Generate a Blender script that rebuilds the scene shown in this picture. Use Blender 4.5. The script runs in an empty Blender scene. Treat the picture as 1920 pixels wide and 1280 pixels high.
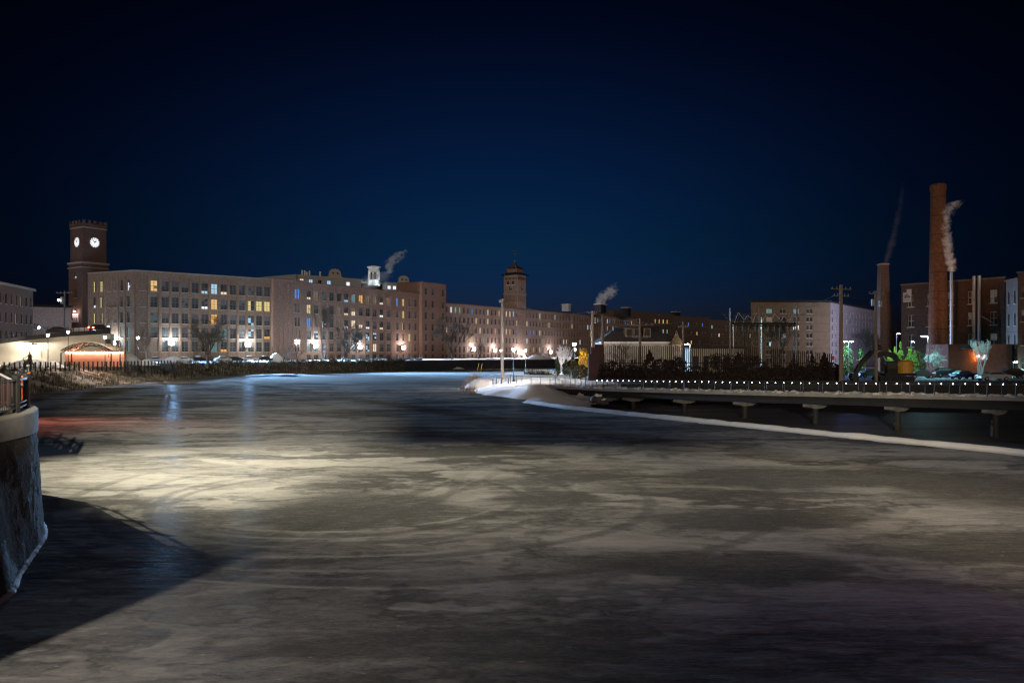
import bpy, math, random
from mathutils import Vector, noise
R = math.radians
random.seed(11)
scene = bpy.context.scene
COL = scene.collection
# ------------------------------------------------------------------ camera
F, CX, HY, H = 1500.0, 960.0, 660.0, 6.3      # focal length in photo pixels, principal column, horizon row, eye height
cam = bpy.data.objects.new("camera", bpy.data.cameras.new("camera"))
COL.objects.link(cam)
cam.location = (0, 0, H)
cam.rotation_euler = (R(90), 0, 0)
cam.data.sensor_width = 36.0
cam.data.lens = F / 1920 * 36
cam.data.shift_y = 20 / 1920
cam.data.clip_end = 9000
cam.data.clip_start = 0.1
scene.camera = cam
# ------------------------------------------------------------------ sky, ambient city glow, exposure
vs = scene.view_settings
vs.view_transform = 'Standard'; vs.look = 'None'; vs.exposure = 0; vs.gamma = 1
W = bpy.data.worlds.new("World"); scene.world = W; W.use_nodes = True
wn, wl = W.node_tree.nodes, W.node_tree.links
bg = wn['Background']
sky = wn.new('ShaderNodeTexSky'); sky.sky_type = 'NISHITA'; sky.sun_disc = False
sky.sun_elevation = R(-2.0); sky.sun_rotation = R(2)
sky.altitude = 0; sky.air_density = 1.0; sky.dust_density = 0.0; sky.ozone_density = 6.0
# the glow sits over the town ahead and fades towards the zenith and the sides
wtc = wn.new('ShaderNodeTexCoord'); wsp = wn.new('ShaderNodeSeparateXYZ'); wl.new(wtc.outputs['Generated'], wsp.inputs[0])
def wm(op, a, b=None):
    t = wn.new('ShaderNodeMath'); t.operation = op
    for k, x in ((0, a), (1, b)):
        if x is None: continue
        if isinstance(x, (int, float)): t.inputs[k].default_value = x
        else: wl.new(x, t.inputs[k])
    return t.outputs[0]
gx = wm('MULTIPLY', wm('ADD', wsp.outputs[0], 0.02), 2.5); gz = wm('MULTIPLY', wm('SUBTRACT', wsp.outputs[2], 0.13), 4.4)
fall = wm('ADD', wm('EXPONENT', wm('MULTIPLY', wm('ADD', wm('MULTIPLY', gx, gx), wm('MULTIPLY', gz, gz)), -1.0)), 0.02)
tint = wn.new('ShaderNodeMix'); tint.data_type = 'RGBA'; tint.blend_type = 'MULTIPLY'; tint.inputs[0].default_value = 1
tint.inputs[7].default_value = (0.30, 1.35, 0.95, 1)
wl.new(sky.outputs[0], tint.inputs[6])
lowz = wn.new('ShaderNodeMapRange'); lowz.inputs[1].default_value = 0.0; lowz.inputs[2].default_value = 0.13; wl.new(wsp.outputs[2], lowz.inputs[0])
lowc = wn.new('ShaderNodeMix'); lowc.data_type = 'RGBA'; lowc.inputs[6].default_value = (0.80, 0.80, 1.7, 1); lowc.inputs[7].default_value = (0.35, 1.12, 0.84, 1)
wl.new(lowz.outputs[0], lowc.inputs[0]); wl.new(lowc.outputs[2], tint.inputs[7])
fm = wn.new('ShaderNodeVectorMath'); fm.operation = 'SCALE'; wl.new(tint.outputs[2], fm.inputs[0]); wl.new(fall, fm.inputs['Scale'])
wl.new(fm.outputs[0], bg.inputs[0])
bg.inputs[1].default_value = 0.15
# low glow of the lit town behind the camera
sl = bpy.data.lights.new("town_glow", 'SUN'); sl.energy = 0.70; sl.angle = R(12); sl.color = (1.0, 0.82, 0.69)
so = bpy.data.objects.new("town_glow", sl); COL.objects.link(so)
so.rotation_euler = Vector((0.05, 1, -math.tan(R(4.0)))).to_track_quat('-Z', 'Y').to_euler()
so.location = (0, -60, 40)
def lamp(name, kind, loc, power, color, size=0.25, aim=None, cone=60, blend=0.6):
    l = bpy.data.lights.new(name, kind); l.energy = power; l.color = color
    l.shadow_soft_size = size
    if kind == 'SPOT': l.spot_size = R(cone); l.spot_blend = blend
    o = bpy.data.objects.new(name, l); COL.objects.link(o); o.location = loc
    if aim: o.rotation_euler = (Vector(aim) - Vector(loc)).to_track_quat('-Z', 'Y').to_euler()
    return o
# street lamps beyond the frame whose pools of light and shadows lie on the ice
lamp("quay_mast_lamp", 'SPOT', (-54.7, 48.6, 30.0), 225000, (1.0, 0.90, 0.66), 0.22, (-10.5, 41, 0), 34, 1.0)
lamp("roadway_lamp", 'SPOT', (6, -14, 10.5), 200000, (1.0, 0.86, 0.60), 0.3, (26, 66, 0.8), 22, 1.0)
lamp("near_ice_lamp", 'SPOT', (-14.2, 3.0, 11.0), 9000, (1.0, 0.88, 0.74), 0.08, (-7.5, 18, 0), 56, 1.0)
lamp("bridge_flood_lamp", 'SPOT', (2.5, -13.6, 14.0), 950000, (1.0, 0.92, 0.72), 0.14, (-33, 98, 0), 22, 1.0)
lamp("signal_lamp", 'SPOT', (-58, 74, 12), 20000, (1.0, 0.25, 0.16), 0.1, (-42, 71, 0), 50, 1.0)
lamp("far_side_signal", 'SPOT', (38, 8, 9), 8000, (0.85, 0.30, 0.50), 0.2, (19, 30, 0), 90, 1.0)
c = scene.cycles
c.use_denoising = True
c.max_bounces = 4; c.diffuse_bounces = 2; c.glossy_bounces = 2; c.transparent_max_bounces = 12; c.volume_bounces = 0
c.sample_clamp_indirect = 3; c.sample_clamp_direct = 0
c.caustics_reflective = False; c.caustics_refractive = False
c.filter_width = 1.35

# ================================================================== helpers
def PX(px, Y): return (px - CX) / F * Y
def PZ(py, Y): return H - (py - HY) / F * Y
def P(px, py, Y): return Vector((PX(px, Y), Y, PZ(py, Y)))

class MB:
    def __init__(s): s.v = []; s.f = []; s.m = []
    def add(s, vs, fs, mi=0):
        b = len(s.v); s.v += [tuple(v) for v in vs]
        for f in fs: s.f.append(tuple(b + i for i in f)); s.m.append(mi)
    def quad(s, a, b, c, d, mi=0): s.add([a, b, c, d], [(0, 1, 2, 3)], mi)
    def box(s, x0, x1, y0, y1, z0, z1, mi=0):
        s.add([(x0,y0,z0),(x1,y0,z0),(x1,y1,z0),(x0,y1,z0),(x0,y0,z1),(x1,y0,z1),(x1,y1,z1),(x0,y1,z1)],
              [(0,3,2,1),(4,5,6,7),(0,1,5,4),(1,2,6,5),(2,3,7,6),(3,0,4,7)], mi)
    def prism(s, pts, z0, z1, mi=0, top=None):
        n = len(pts); zz = z0 if callable(z0) else (lambda p: z0); zt = z1 if callable(z1) else (lambda p: z1)
        v = [(p[0], p[1], zz(p)) for p in pts] + [(p[0], p[1], zt(p)) for p in pts]
        s.add(v, [(i, (i+1) % n, n + (i+1) % n, n + i) for i in range(n)] + [tuple(range(n-1, -1, -1))], mi)
        s.add(v[n:], [tuple(range(n))], mi if top is None else top)
    def tube(s, p, q, r0, r1=None, n=6, mi=0, caps=True):
        p = Vector(p); q = Vector(q); r1 = r0 if r1 is None else r1
        d = q - p
        if d.length < 1e-6: return
        d.normalize(); a = d.orthogonal().normalized(); b = d.cross(a)
        v = []
        for c0, r in ((p, r0), (q, r1)):
            for i in range(n):
                t = 2 * math.pi * i / n
                v.append(c0 + (a * math.cos(t) + b * math.sin(t)) * r)
        f = [(i, (i+1) % n, n + (i+1) % n, n + i) for i in range(n)]
        if caps: f += [tuple(range(n-1, -1, -1)), tuple(range(n, 2*n))]
        s.add(v, f, mi)
    def path(s, pts, r, n=6, mi=0):
        for a, b in zip(pts, pts[1:]): s.tube(a, b, r, r, n, mi)
    def lathe(s, o, prof, n=12, mi=0):
        o = Vector(o); v = []
        for r, z in prof:
            for i in range(n):
                t = 2 * math.pi * i / n; v.append((o.x + r*math.cos(t), o.y + r*math.sin(t), o.z + z))
        f = []
        for k in range(len(prof) - 1):
            for i in range(n): f.append((k*n+i, k*n+(i+1) % n, (k+1)*n+(i+1) % n, (k+1)*n+i))
        f += [tuple(range(n-1, -1, -1)), tuple(range((len(prof)-1)*n, len(prof)*n))]
        s.add(v, f, mi)
    def ball(s, o, r, n=8, k=6, mi=0, sz=1.0):
        s.lathe(o, [(max(0.004, r*math.sin(math.pi*j/k)), -r*sz*math.cos(math.pi*j/k)) for j in range(k+1)], n, mi)
    def mesh(s, name, mats, smooth=False):
        me = bpy.data.meshes.new(name); me.from_pydata(s.v, [], s.f)
        for m in (mats if isinstance(mats, (list, tuple)) else [mats]): me.materials.append(m)
        me.polygons.foreach_set('material_index', s.m)
        if smooth: me.polygons.foreach_set('use_smooth', [True] * len(s.f))
        me.update(); return me
    def obj(s, name, mats, parent=None, smooth=False, loc=(0,0,0), rz=0):
        o = bpy.data.objects.new(name, s.mesh(name, mats, smooth)); COL.objects.link(o)
        o.parent = parent; o.location = loc; o.rotation_euler = (0, 0, rz); return o

def put(name, me, parent=None, loc=(0,0,0), rz=0):
    o = bpy.data.objects.new(name, me); COL.objects.link(o); o.parent = parent; o.location = loc; o.rotation_euler = (0,0,rz); return o
def tag(o, label=None, cat=None, group=None, kind=None):
    if label: o['label'] = label
    if cat: o['category'] = cat
    if group: o['group'] = group
    if kind: o['kind'] = kind
    return o
def thing(name, label, cat, loc=(0,0,0), rz=0, group=None):
    o = bpy.data.objects.new(name, None); COL.objects.link(o); o.location = loc; o.rotation_euler = (0,0,rz)
    o.empty_display_size = 0.5
    return tag(o, label, cat, group)
def copy_tree(o, parent=None):
    c = o.copy(); COL.objects.link(c); c.parent = parent
    for ch in list(o.children): copy_tree(ch, c)
    return c
def dup(root, loc, rz=0, label=None):
    o = copy_tree(root); o.location = loc; o.rotation_euler = (0,0,rz)
    if label: o['label'] = label
    return o

# ------------------------------------------------------------------ materials
def mat(name, col, rough=0.85, col2=None, scale=1.0, emit=None, es=0.0, metal=0.0, bump=0.0, bscale=None, spec=0.3, stretch=(1,1,1)):
    m = bpy.data.materials.new(name); m.use_nodes = True
    n, l = m.node_tree.nodes, m.node_tree.links; b = n['Principled BSDF']
    b.inputs['Base Color'].default_value = (*col, 1); b.inputs['Roughness'].default_value = rough
    b.inputs['Metallic'].default_value = metal; b.inputs['Specular IOR Level'].default_value = spec
    if col2 or bump:
        tc = n.new('ShaderNodeTexCoord'); mp = n.new('ShaderNodeMapping'); mp.inputs['Scale'].default_value = stretch
        l.new(tc.outputs['Object'], mp.inputs[0])
        if col2:
            t = n.new('ShaderNodeTexNoise'); t.inputs['Scale'].default_value = scale; t.inputs['Detail'].default_value = 8; t.inputs['Roughness'].default_value = 0.65
            r = n.new('ShaderNodeValToRGB'); r.color_ramp.elements[0].position = .35; r.color_ramp.elements[1].position = .65
            r.color_ramp.elements[0].color = (*col, 1); r.color_ramp.elements[1].color = (*col2, 1)
            l.new(mp.outputs[0], t.inputs['Vector']); l.new(t.outputs['Fac'], r.inputs[0]); l.new(r.outputs[0], b.inputs['Base Color'])
        if bump:
            t2 = n.new('ShaderNodeTexNoise'); t2.inputs['Scale'].default_value = bscale or scale*3; t2.inputs['Detail'].default_value = 6
            bp = n.new('ShaderNodeBump'); bp.inputs['Strength'].default_value = bump; bp.inputs['Distance'].default_value = 0.1
            l.new(mp.outputs[0], t2.inputs['Vector']); l.new(t2.outputs['Fac'], bp.inputs['Height']); l.new(bp.outputs[0], b.inputs['Normal'])
    if emit:
        b.inputs['Emission Color'].default_value = (*emit, 1); b.inputs['Emission Strength'].default_value = es
        if es < 20: m.cycles.emission_sampling = 'NONE'
    return m
M = {}
M['brick'] = mat('red_brick', (.165,.094,.068), .9, (.36,.228,.170), 2.4)
M['brick_old'] = mat('weathered_brick', (.135,.086,.058), .9, (.28,.188,.132), 2.4)
M['brick_dark'] = mat('dark_brick', (.034,.022,.016), .95, (.075,.045,.030), 1.2)  # darker than the other mill bricks
M['brick_stack'] = mat('chimney_brick', (.080,.038,.022), .95, (.16,.072,.040), 1.6)
M['brick_grey'] = mat('dark_grey_brick', (.085,.058,.047), .9, (.17,.12,.10), 1.8)
M['brick_lit'] = mat('lit_brick', (.21,.140,.112), .9, (.44,.32,.26), 2.4)  # brick made paler to make up for weak light on the far wing
M['stone'] = mat('pale_stone', (.33,.30,.27), .8)
M['render_tan'] = mat('tan_brick', (.155,.118,.080), .9, (.20,.155,.11), .9)
M['render_lilac'] = mat('pale_grey_render', (.20,.19,.23), .9, (.27,.25,.30), .6)
M['render_cream'] = mat('cream_render', (.42,.39,.33), .8, (.50,.46,.39), 1.5)
M['panel_grey'] = mat('pale_grey_panel', (.40,.41,.42), .7)
M['white_paint'] = mat('white_paint', (.78,.78,.76), .6)
M['concrete'] = mat('concrete', (.30,.28,.25), .85, (.38,.35,.31), .8)
M['concrete_pale'] = mat('pale_concrete', (.19,.18,.175), .85, (.27,.26,.25), 1.2, bump=.2, bscale=14)
M['cap_concrete'] = mat('weathered_concrete', (.10,.10,.10), .9, (.17,.165,.16), 1.5)
M['tower_brick'] = mat('dark_tower_brick', (.085,.050,.040), .9, (.17,.105,.085), 2.2)
M['slate_lit'] = mat('lit_slate', (.09,.09,.10), .7)  # lit look of the spire put into a paler slate colour
M['concrete_tan'] = mat('tan_concrete', (.34,.30,.235), .85, (.42,.37,.29), .35)
M['quay_stone'] = mat('rough_quay_stone', (.016,.013,.011), .95, (.052,.042,.036), 1.6, bump=.9, bscale=9.0)
M['roof_dark'] = mat('dark_roof', (.022,.022,.026), .85)
M['shingle'] = mat('grey_shingle', (.07,.065,.068), .9, (.13,.12,.125), 1.6)
M['snow'] = mat('snow', (.76,.76,.78), .7, (.86,.86,.87), 1.5, bump=.35, bscale=1.2)
M['snow_dirty'] = mat('trodden_snow', (.38,.37,.36), .85, (.66,.64,.62), .5, bump=.5, bscale=1.8)
M['bank'] = mat('snow_and_dead_grass', (.09,.075,.052), .95, (.62,.57,.49), .40, bump=.7, bscale=1.6)
M['bank_dark'] = mat('dark_scrub_bank', (.03,.028,.024), .95, (.10,.09,.08), .5, bump=.6, bscale=1.5)
M['lot'] = mat('icy_asphalt', (.05,.048,.05), .8, (.13,.125,.13), .35)
M['asphalt'] = mat('asphalt', (.045,.045,.048), .9, (.07,.07,.072), .8)
M['black'] = mat('black_metal', (.018,.017,.017), .5)
M['steel_dark'] = mat('dark_steel', (.014,.014,.015), .75, (.022,.022,.022), .6)
M['galv'] = mat('galvanised_steel', (.30,.31,.32), .5, metal=.5)
M['pole_wood'] = mat('pole_wood', (.15,.115,.085), .9, (.21,.165,.125), 2.0, stretch=(3,3,.3))
M['pole_pale'] = mat('pale_pole_wood', (.30,.25,.21), .9, (.38,.32,.27), 2.0, stretch=(3,3,.3))
M['bronze'] = mat('bronze', (.085,.072,.045), .55, (.13,.11,.075), 3.0)
M['bark'] = mat('bark', (.060,.050,.040), .95, (.10,.085,.07), 2)
M['bark_pale'] = mat('pale_bark', (.34,.31,.28), .9)
M['twig'] = mat('twigs', (.085,.080,.066), .95)
M['frost'] = mat('frosted_branch', (.85,.83,.80), .7)
M['brush'] = mat('dead_brush', (.14,.115,.078), .95, (.24,.20,.13), .6)
M['brush_dark'] = mat('dark_brush', (.028,.026,.024), .95, (.05,.046,.042), .6)
M['reed'] = mat('dry_reed', (.42,.24,.12), .9)
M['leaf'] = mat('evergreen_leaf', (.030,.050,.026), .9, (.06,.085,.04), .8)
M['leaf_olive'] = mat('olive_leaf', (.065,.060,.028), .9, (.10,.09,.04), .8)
M['leaf_goldlit'] = mat('gold_lit_leaf', (.30,.21,.05), .9, (.42,.30,.07), .8)  # golden lamplight on the evergreen put into the leaf colour
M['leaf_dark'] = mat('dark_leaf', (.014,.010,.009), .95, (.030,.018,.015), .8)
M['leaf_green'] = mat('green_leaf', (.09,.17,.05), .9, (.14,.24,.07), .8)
M['picket'] = mat('dark_picket', (.022,.014,.012), .9, (.036,.022,.018), .6)
M['glass_dark'] = mat('dark_glass', (.050,.044,.040), .6, spec=.12)  # unlit panes carry reflected town glow in their base colour
M['glass_low'] = mat('dark_lower_glass', (.022,.020,.019), .6, spec=.12)
M['glass_dim'] = mat('dim_glass', (.13,.115,.105), .6, spec=.12)
M['frame'] = mat('window_frame', (.11,.10,.092), .7)
M['frame_pale'] = mat('pale_window_frame', (.30,.29,.27), .7)
M['orange_light_paint'] = mat('orange_light_paint', (.75,.12,.03), .5)  # orange light falling on two posts, put into their base colour
M['yellow_paint'] = mat('yellow_paint', (.62,.33,.04), .5, (.50,.25,.03), 1.2)
M['rubber'] = mat('rubber', (.012,.012,.012), .8)
M['rail_red'] = mat('dark_red_rail', (.06,.03,.03), .7)
def emat(name, col, s): return mat(name, (.02,.02,.02), .6, emit=col, es=s)
E = {k: emat('glow_' + k, col, s) for k, (col, s) in dict(
    warm=((1,.62,.22), .85), yellow=((1,.80,.30), .8), orange=((1,.50,.10), .9), cream=((1,.80,.52), .95),
    cool=((.50,.80,1), .8), blue=((.10,.35,1), .75), teal=((.40,.75,.72), .30), white=((.95,.95,1), 1.2),
    dimwarm=((.75,.52,.34), .22), dimteal=((.35,.50,.48), .13), dimgrey=((.55,.53,.52), .10), bluedeep=((.10,.18,.5), .18), greenish=((.55,.95,.70), .5)).items()}
def ltmat(name, col, s): return mat(name, (.8,.8,.8), .5, emit=col, es=s)
LT = dict(street=ltmat('street_globe', (1,.86,.74), 650), cool=ltmat('cool_floodlight', (.78,.90,1), 950), pink=ltmat('pinkish_floodlight', (1,.88,.88), 620), cupola=ltmat('cupola_floodlight', (.72,.86,1), 300), bright=ltmat('bright_street_globe', (1,.86,.76), 2600),
          warmflood=ltmat('warm_floodlight', (1,.93,.80), 800), bulb=ltmat('string_bulb', (1,.74,.70), 34), clock=ltmat('clock_glass', (.93,.96,1), 1.02),
          red=ltmat('tail_lamp', (1,.06,.03), 60), strip=ltmat('strip_light', (1,.62,.48), 42), led=ltmat('lot_lamp', (.45,.90,1), 650), blueled=ltmat('blue_lot_lamp', (.25,.35,1), 420),
          greenled=ltmat('green_flood', (.45,1,.5), 300), doorlamp=ltmat('door_lamp', (1,.74,.66), 170), sodium=ltmat('sodium_lamp', (1,.33,.04), 650), small=ltmat('small_lamp', (1,.85,.72), 60))

# ================================================================== ground, ice, banks
def sd_poly(x, y, pts):
    d = 1e18; ins = False; n = len(pts)
    for i in range(n):
        x1, y1 = pts[i]; x2, y2 = pts[(i+1) % n]
        ex, ey = x2-x1, y2-y1; wx, wy = x-x1, y-y1
        t = max(0, min(1, (wx*ex + wy*ey) / (ex*ex + ey*ey)))
        dx, dy = wx - ex*t, wy - ey*t; d = min(d, dx*dx + dy*dy)
        if (y1 > y) != (y2 > y) and x < (x2-x1)*(y-y1)/(y2-y1) + x1: ins = not ins
    d = math.sqrt(d); return d if ins else -d
def nz(x, y, s, o=3): return noise.fractal((x*s, y*s, 3.1), 1.0, 2.0, o)
def field(name, x0, x1, y0, y1, st, fn, mats, matfn=None):
    nx = int((x1-x0)/st)+1; ny = int((y1-y0)/st)+1; mb = MB(); keep = {}
    zz = [[fn(x0+i*st, y0+j*st) for i in range(nx)] for j in range(ny)]
    for j in range(ny):
        for i in range(nx): mb.v.append((x0+i*st, y0+j*st, zz[j][i]))
    for j in range(ny-1):
        for i in range(nx-1):
            q = (zz[j][i], zz[j][i+1], zz[j+1][i+1], zz[j+1][i])
            if max(q) <= -0.55: continue
            mb.f.append((j*nx+i, j*nx+i+1, (j+1)*nx+i+1, (j+1)*nx+i))
            mb.m.append(matfn(x0+(i+.5)*st, y0+(j+.5)*st, sum(q)/4) if matfn else 0)
    return mb.obj(name, mats, smooth=True)

mb = MB(); mb.quad((-4000,-300,-2.2),(4000,-300,-2.2),(4000,5000,-2.2),(-4000,5000,-2.2))
tag(mb.obj('ground', M['snow_dirty']), kind='structure')

LIP = [(2,101),(6.3,90),(16.6,73),(25.3,59.2),(31.7,49.5),(44,30),(66,-6)]
def ice_material():
    m = bpy.data.materials.new('river_ice'); m.use_nodes = True
    n, l = m.node_tree.nodes, m.node_tree.links; b = n['Principled BSDF']
    geo = n.new('ShaderNodeNewGeometry')
    def noi(vec, scale, detail=6, rough=.6, dist=0.0):
        t = n.new('ShaderNodeTexNoise'); t.inputs['Scale'].default_value = scale; t.inputs['Detail'].default_value = detail
        t.inputs['Roughness'].default_value = rough; t.inputs['Distortion'].default_value = dist; l.new(vec, t.inputs['Vector']); return t
    def mapp(vec, sc, rz=0):
        mp = n.new('ShaderNodeMapping'); mp.inputs['Scale'].default_value = sc; mp.inputs['Rotation'].default_value = (0,0,rz); l.new(vec, mp.inputs[0]); return mp.outputs[0]
    def math_(op, a, bb=None, cl=False):
        t = n.new('ShaderNodeMath'); t.operation = op; t.use_clamp = cl
        for k, x in ((0, a), (1, bb)):
            if x is None: continue
            if isinstance(x, (int, float)): t.inputs[k].default_value = x
            else: l.new(x, t.inputs[k])
        return t.outputs[0]
    def ramp(x, a, bb, lo=0, hi=1):
        t = n.new('ShaderNodeMapRange'); t.interpolation_type = 'SMOOTHSTEP'
        t.inputs[1].default_value = a; t.inputs[2].default_value = bb; t.inputs[3].default_value = lo; t.inputs[4].default_value = hi
        l.new(x, t.inputs[0]); return t.outputs[0]
    pos = geo.outputs['Position']
    # wind-drifted snow over bare ice: warp the position, then stretched noise
    w = noi(mapp(pos, (.10,.16,1)), 1.0, 5, .6)
    wv = n.new('ShaderNodeVectorMath'); wv.operation = 'SUBTRACT'; l.new(w.outputs['Color'], wv.inputs[0]); wv.inputs[1].default_value = (.5,.5,.5)
    ws = n.new('ShaderNodeVectorMath'); ws.operation = 'SCALE'; l.new(wv.outputs[0], ws.inputs[0]); ws.inputs['Scale'].default_value = 7.0
    wp = n.new('ShaderNodeVectorMath'); wp.operation = 'ADD'; l.new(pos, wp.inputs[0]); l.new(ws.outputs[0], wp.inputs[1])
    drift = noi(mapp(wp.outputs[0], (.055,.16,1), R(-14)), 1.0, 7, .55, .6)
    streak = noi(mapp(wp.outputs[0], (.10,.9,1), R(-10)), 1.0, 6, .7, .3)
    fine = noi(mapp(pos, (1.2,4.5,1), R(-6)), 1.0, 6, .7)
    snow = math_('ADD', math_('MULTIPLY', drift.outputs['Fac'], .75), math_('MULTIPLY', streak.outputs['Fac'], .30))
    cover = ramp(snow, .40, .66)
    # bare patches swept clear of snow
    patches = [(-6.3,32,4.3,4.6),(1.2,34.5,2.9,2.1),(6.0,23.2,4.4,1.9),(-1.2,17.4,5.0,1.9),(9.5,30.5,5.2,1.9),(16,26,5,2.2),(-7.5,38,2.5,1.0),(14,40,7,4),(22,38,6,6)]
    bare = None
    w2 = n.new('ShaderNodeVectorMath'); w2.operation = 'SCALE'; l.new(wv.outputs[0], w2.inputs[0]); w2.inputs['Scale'].default_value = 5.5
    p2 = n.new('ShaderNodeVectorMath'); p2.operation = 'ADD'; l.new(pos, p2.inputs[0]); l.new(w2.outputs[0], p2.inputs[1])
    fp = n.new('ShaderNodeVectorMath'); fp.operation = 'ADD'; l.new(p2.outputs[0], fp.inputs[0])
    fs = n.new('ShaderNodeVectorMath'); fs.operation = 'SCALE'; l.new(fine.outputs['Color'], fs.inputs[0]); fs.inputs['Scale'].default_value = 1.3; l.new(fs.outputs[0], fp.inputs[1])
    mid = noi(mapp(pos, (.28,.62,1), R(-18)), 1.0, 5, .6)
    ms = n.new('ShaderNodeVectorMath'); ms.operation = 'SCALE'; l.new(mid.outputs['Color'], ms.inputs[0]); ms.inputs['Scale'].default_value = 3.4
    fq = n.new('ShaderNodeVectorMath'); fq.operation = 'ADD'; l.new(fp.outputs[0], fq.inputs[0]); l.new(ms.outputs[0], fq.inputs[1])
    for (cx, cy, rx, ry) in patches:
        s1 = n.new('ShaderNodeVectorMath'); s1.operation = 'SUBTRACT'; l.new(fq.outputs[0], s1.inputs[0]); s1.inputs[1].default_value = (cx+2.3, cy+2.3, 0)
        s2 = n.new('ShaderNodeVectorMath'); s2.operation = 'MULTIPLY'; l.new(s1.outputs[0], s2.inputs[0]); s2.inputs[1].default_value = (1/rx, 1/ry, 0)
        s3 = n.new('ShaderNodeVectorMath'); s3.operation = 'LENGTH'; l.new(s2.outputs[0], s3.inputs[0])
        d = ramp(s3.outputs['Value'], .62, 1.16, 1, 0)
        bare = d if bare is None else math_('MAXIMUM', bare, d)
    cov = math_('MULTIPLY', cover, math_('SUBTRACT', 1, math_('MULTIPLY', bare, .85)))
    # skid arcs round the bare patch
    sep = n.new('ShaderNodeSeparateXYZ'); l.new(pos, sep.inputs[0])
    w3 = n.new('ShaderNodeVectorMath'); w3.operation = 'SCALE'; l.new(wv.outputs[0], w3.inputs[0]); w3.inputs['Scale'].default_value = 1.6
    p3 = n.new('ShaderNodeVectorMath'); p3.operation = 'ADD'; l.new(pos, p3.inputs[0]); l.new(w3.outputs[0], p3.inputs[1])
    side = math_('MULTIPLY', math_('MULTIPLY', ramp(sep.outputs[1], 36, 33), ramp(sep.outputs[0], -13, -8)), ramp(sep.outputs[0], -2.5, 1.0, 1, 0))
    arcs = None; dark = None
    for cx, cy, R_, wd, lt in ((-7.4,34.2,6.6,.16,1),(-7.4,34.2,7.3,.20,0),(-7.0,34.4,7.8,.12,1),(-6.6,34.8,8.9,.22,0),(-6.6,34.8,9.4,.13,1),(-6.0,35.4,11.2,.16,1),(-6.0,35.4,11.7,.25,0),(-5.0,36.2,13.6,.15,1),(-4.2,37.0,15.6,.25,0),(-4.0,37.0,16.0,.12,1),(-18,44,15.5,.22,0),(-18,44,17.0,.22,0),(-26,40,21.5,.25,0),(-26,40,23.1,.25,0)):
        dd = n.new('ShaderNodeVectorMath'); dd.operation = 'DISTANCE'; l.new(p3.outputs[0], dd.inputs[0]); dd.inputs[1].default_value = (cx+.4, cy+.4, 0)
        ln = ramp(math_('ABSOLUTE', math_('SUBTRACT', dd.outputs['Value'], R_)), wd*.5, wd*1.6, 1, 0)
        if lt: arcs = ln if arcs is None else math_('MAXIMUM', arcs, ln)
        else: dark = ln if dark is None else math_('MAXIMUM', dark, ln)
    arcs = math_('MULTIPLY', math_('MULTIPLY', arcs, side), ramp(streak.outputs['Fac'], .38, .58, .15, .85))
    cov = math_('MULTIPLY', cov, math_('SUBTRACT', 1, math_('MULTIPLY', math_('MULTIPLY', dark, ramp(sep.outputs[1], 46, 36)), ramp(fine.outputs['Fac'], .3, .6, .25, .6))))
    cov = math_('MAXIMUM', cov, arcs)
    midr = math_('MULTIPLY', ramp(math_('ADD', sep.outputs[1], math_('MULTIPLY', math_('SUBTRACT', w.outputs['Fac'], .5), 30)), 40, 78), ramp(sep.outputs[1], 150, 185, 1, 0))      # the middle reach is wind-scoured ice, the far reach snow
    midr = math_('MULTIPLY', midr, ramp(math_('ADD', sep.outputs[0], math_('MULTIPLY', math_('SUBTRACT', w.outputs['Fac'], .5), 20)), -44, -14))
    cov = math_('MULTIPLY', cov, math_('SUBTRACT', 1, math_('MULTIPLY', midr, .22)))
    farr = ramp(sep.outputs[1], 150, 185)
    cov = math_('MAXIMUM', cov, math_('MULTIPLY', farr, ramp(streak.outputs['Fac'], .35, .6, .55, 1.0)))
    cov = math_('ADD', cov, math_('MULTIPLY', math_('SUBTRACT', fine.outputs['Fac'], .5), .55), True)
    grit = noi(mapp(pos, (7,14,1)), 1.0, 4, .7)
    grit2 = noi(mapp(pos, (2.2,3.2,1), R(25)), 1.0, 5, .7)
    cov = math_('ADD', cov, math_('ADD', math_('MULTIPLY', math_('SUBTRACT', grit.outputs['Fac'], .5), .7), math_('MULTIPLY', math_('SUBTRACT', grit2.outputs['Fac'], .5), .45)), True)
    vor = n.new('ShaderNodeTexVoronoi'); vor.feature = 'DISTANCE_TO_EDGE'; vor.inputs['Scale'].default_value = 1.0; l.new(mapp(p2.outputs[0], (.10,.16,1), R(20)), vor.inputs['Vector'])
    crack = math_('MULTIPLY', ramp(vor.outputs['Distance'], .0, .006, 1, 0), ramp(drift.outputs['Fac'], .5, .62, 0, .5))
    cov = math_('MAXIMUM', cov, crack)
    flk = noi(mapp(pos, (3.2,8,1)), 1.0, 2, .5)
    cov = math_('MAXIMUM', cov, math_('MULTIPLY', ramp(flk.outputs['Fac'], .70, .76), .9))
    cr = n.new('ShaderNodeValToRGB'); e = cr.color_ramp.elements
    e[0].position = 0; e[0].color = (.105,.105,.103,1); e[1].position = 1; e[1].color = (.41,.40,.38,1)
    l.new(cov, cr.inputs[0]); l.new(cr.outputs[0], b.inputs['Base Color'])
    b.inputs['Roughness'].default_value = .8
    gl = n.new('ShaderNodeBsdfGlossy'); l.new(ramp(cov, 0, 1, .26, .42), gl.inputs['Roughness']); gl.inputs['Color'].default_value = (.9,.95,1,1)
    mx = n.new('ShaderNodeMixShader'); l.new(ramp(cov, 0, 1, .0013, .0004), mx.inputs[0]); l.new(b.outputs[0], mx.inputs[1]); l.new(gl.outputs[0], mx.inputs[2]); l.new(mx.outputs[0], n['Material Output'].inputs['Surface'])
    b.inputs['Specular IOR Level'].default_value = 0.0
    rip = noi(mapp(pos, (.5,2.6,1)), 1.0, 5, .6)
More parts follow.
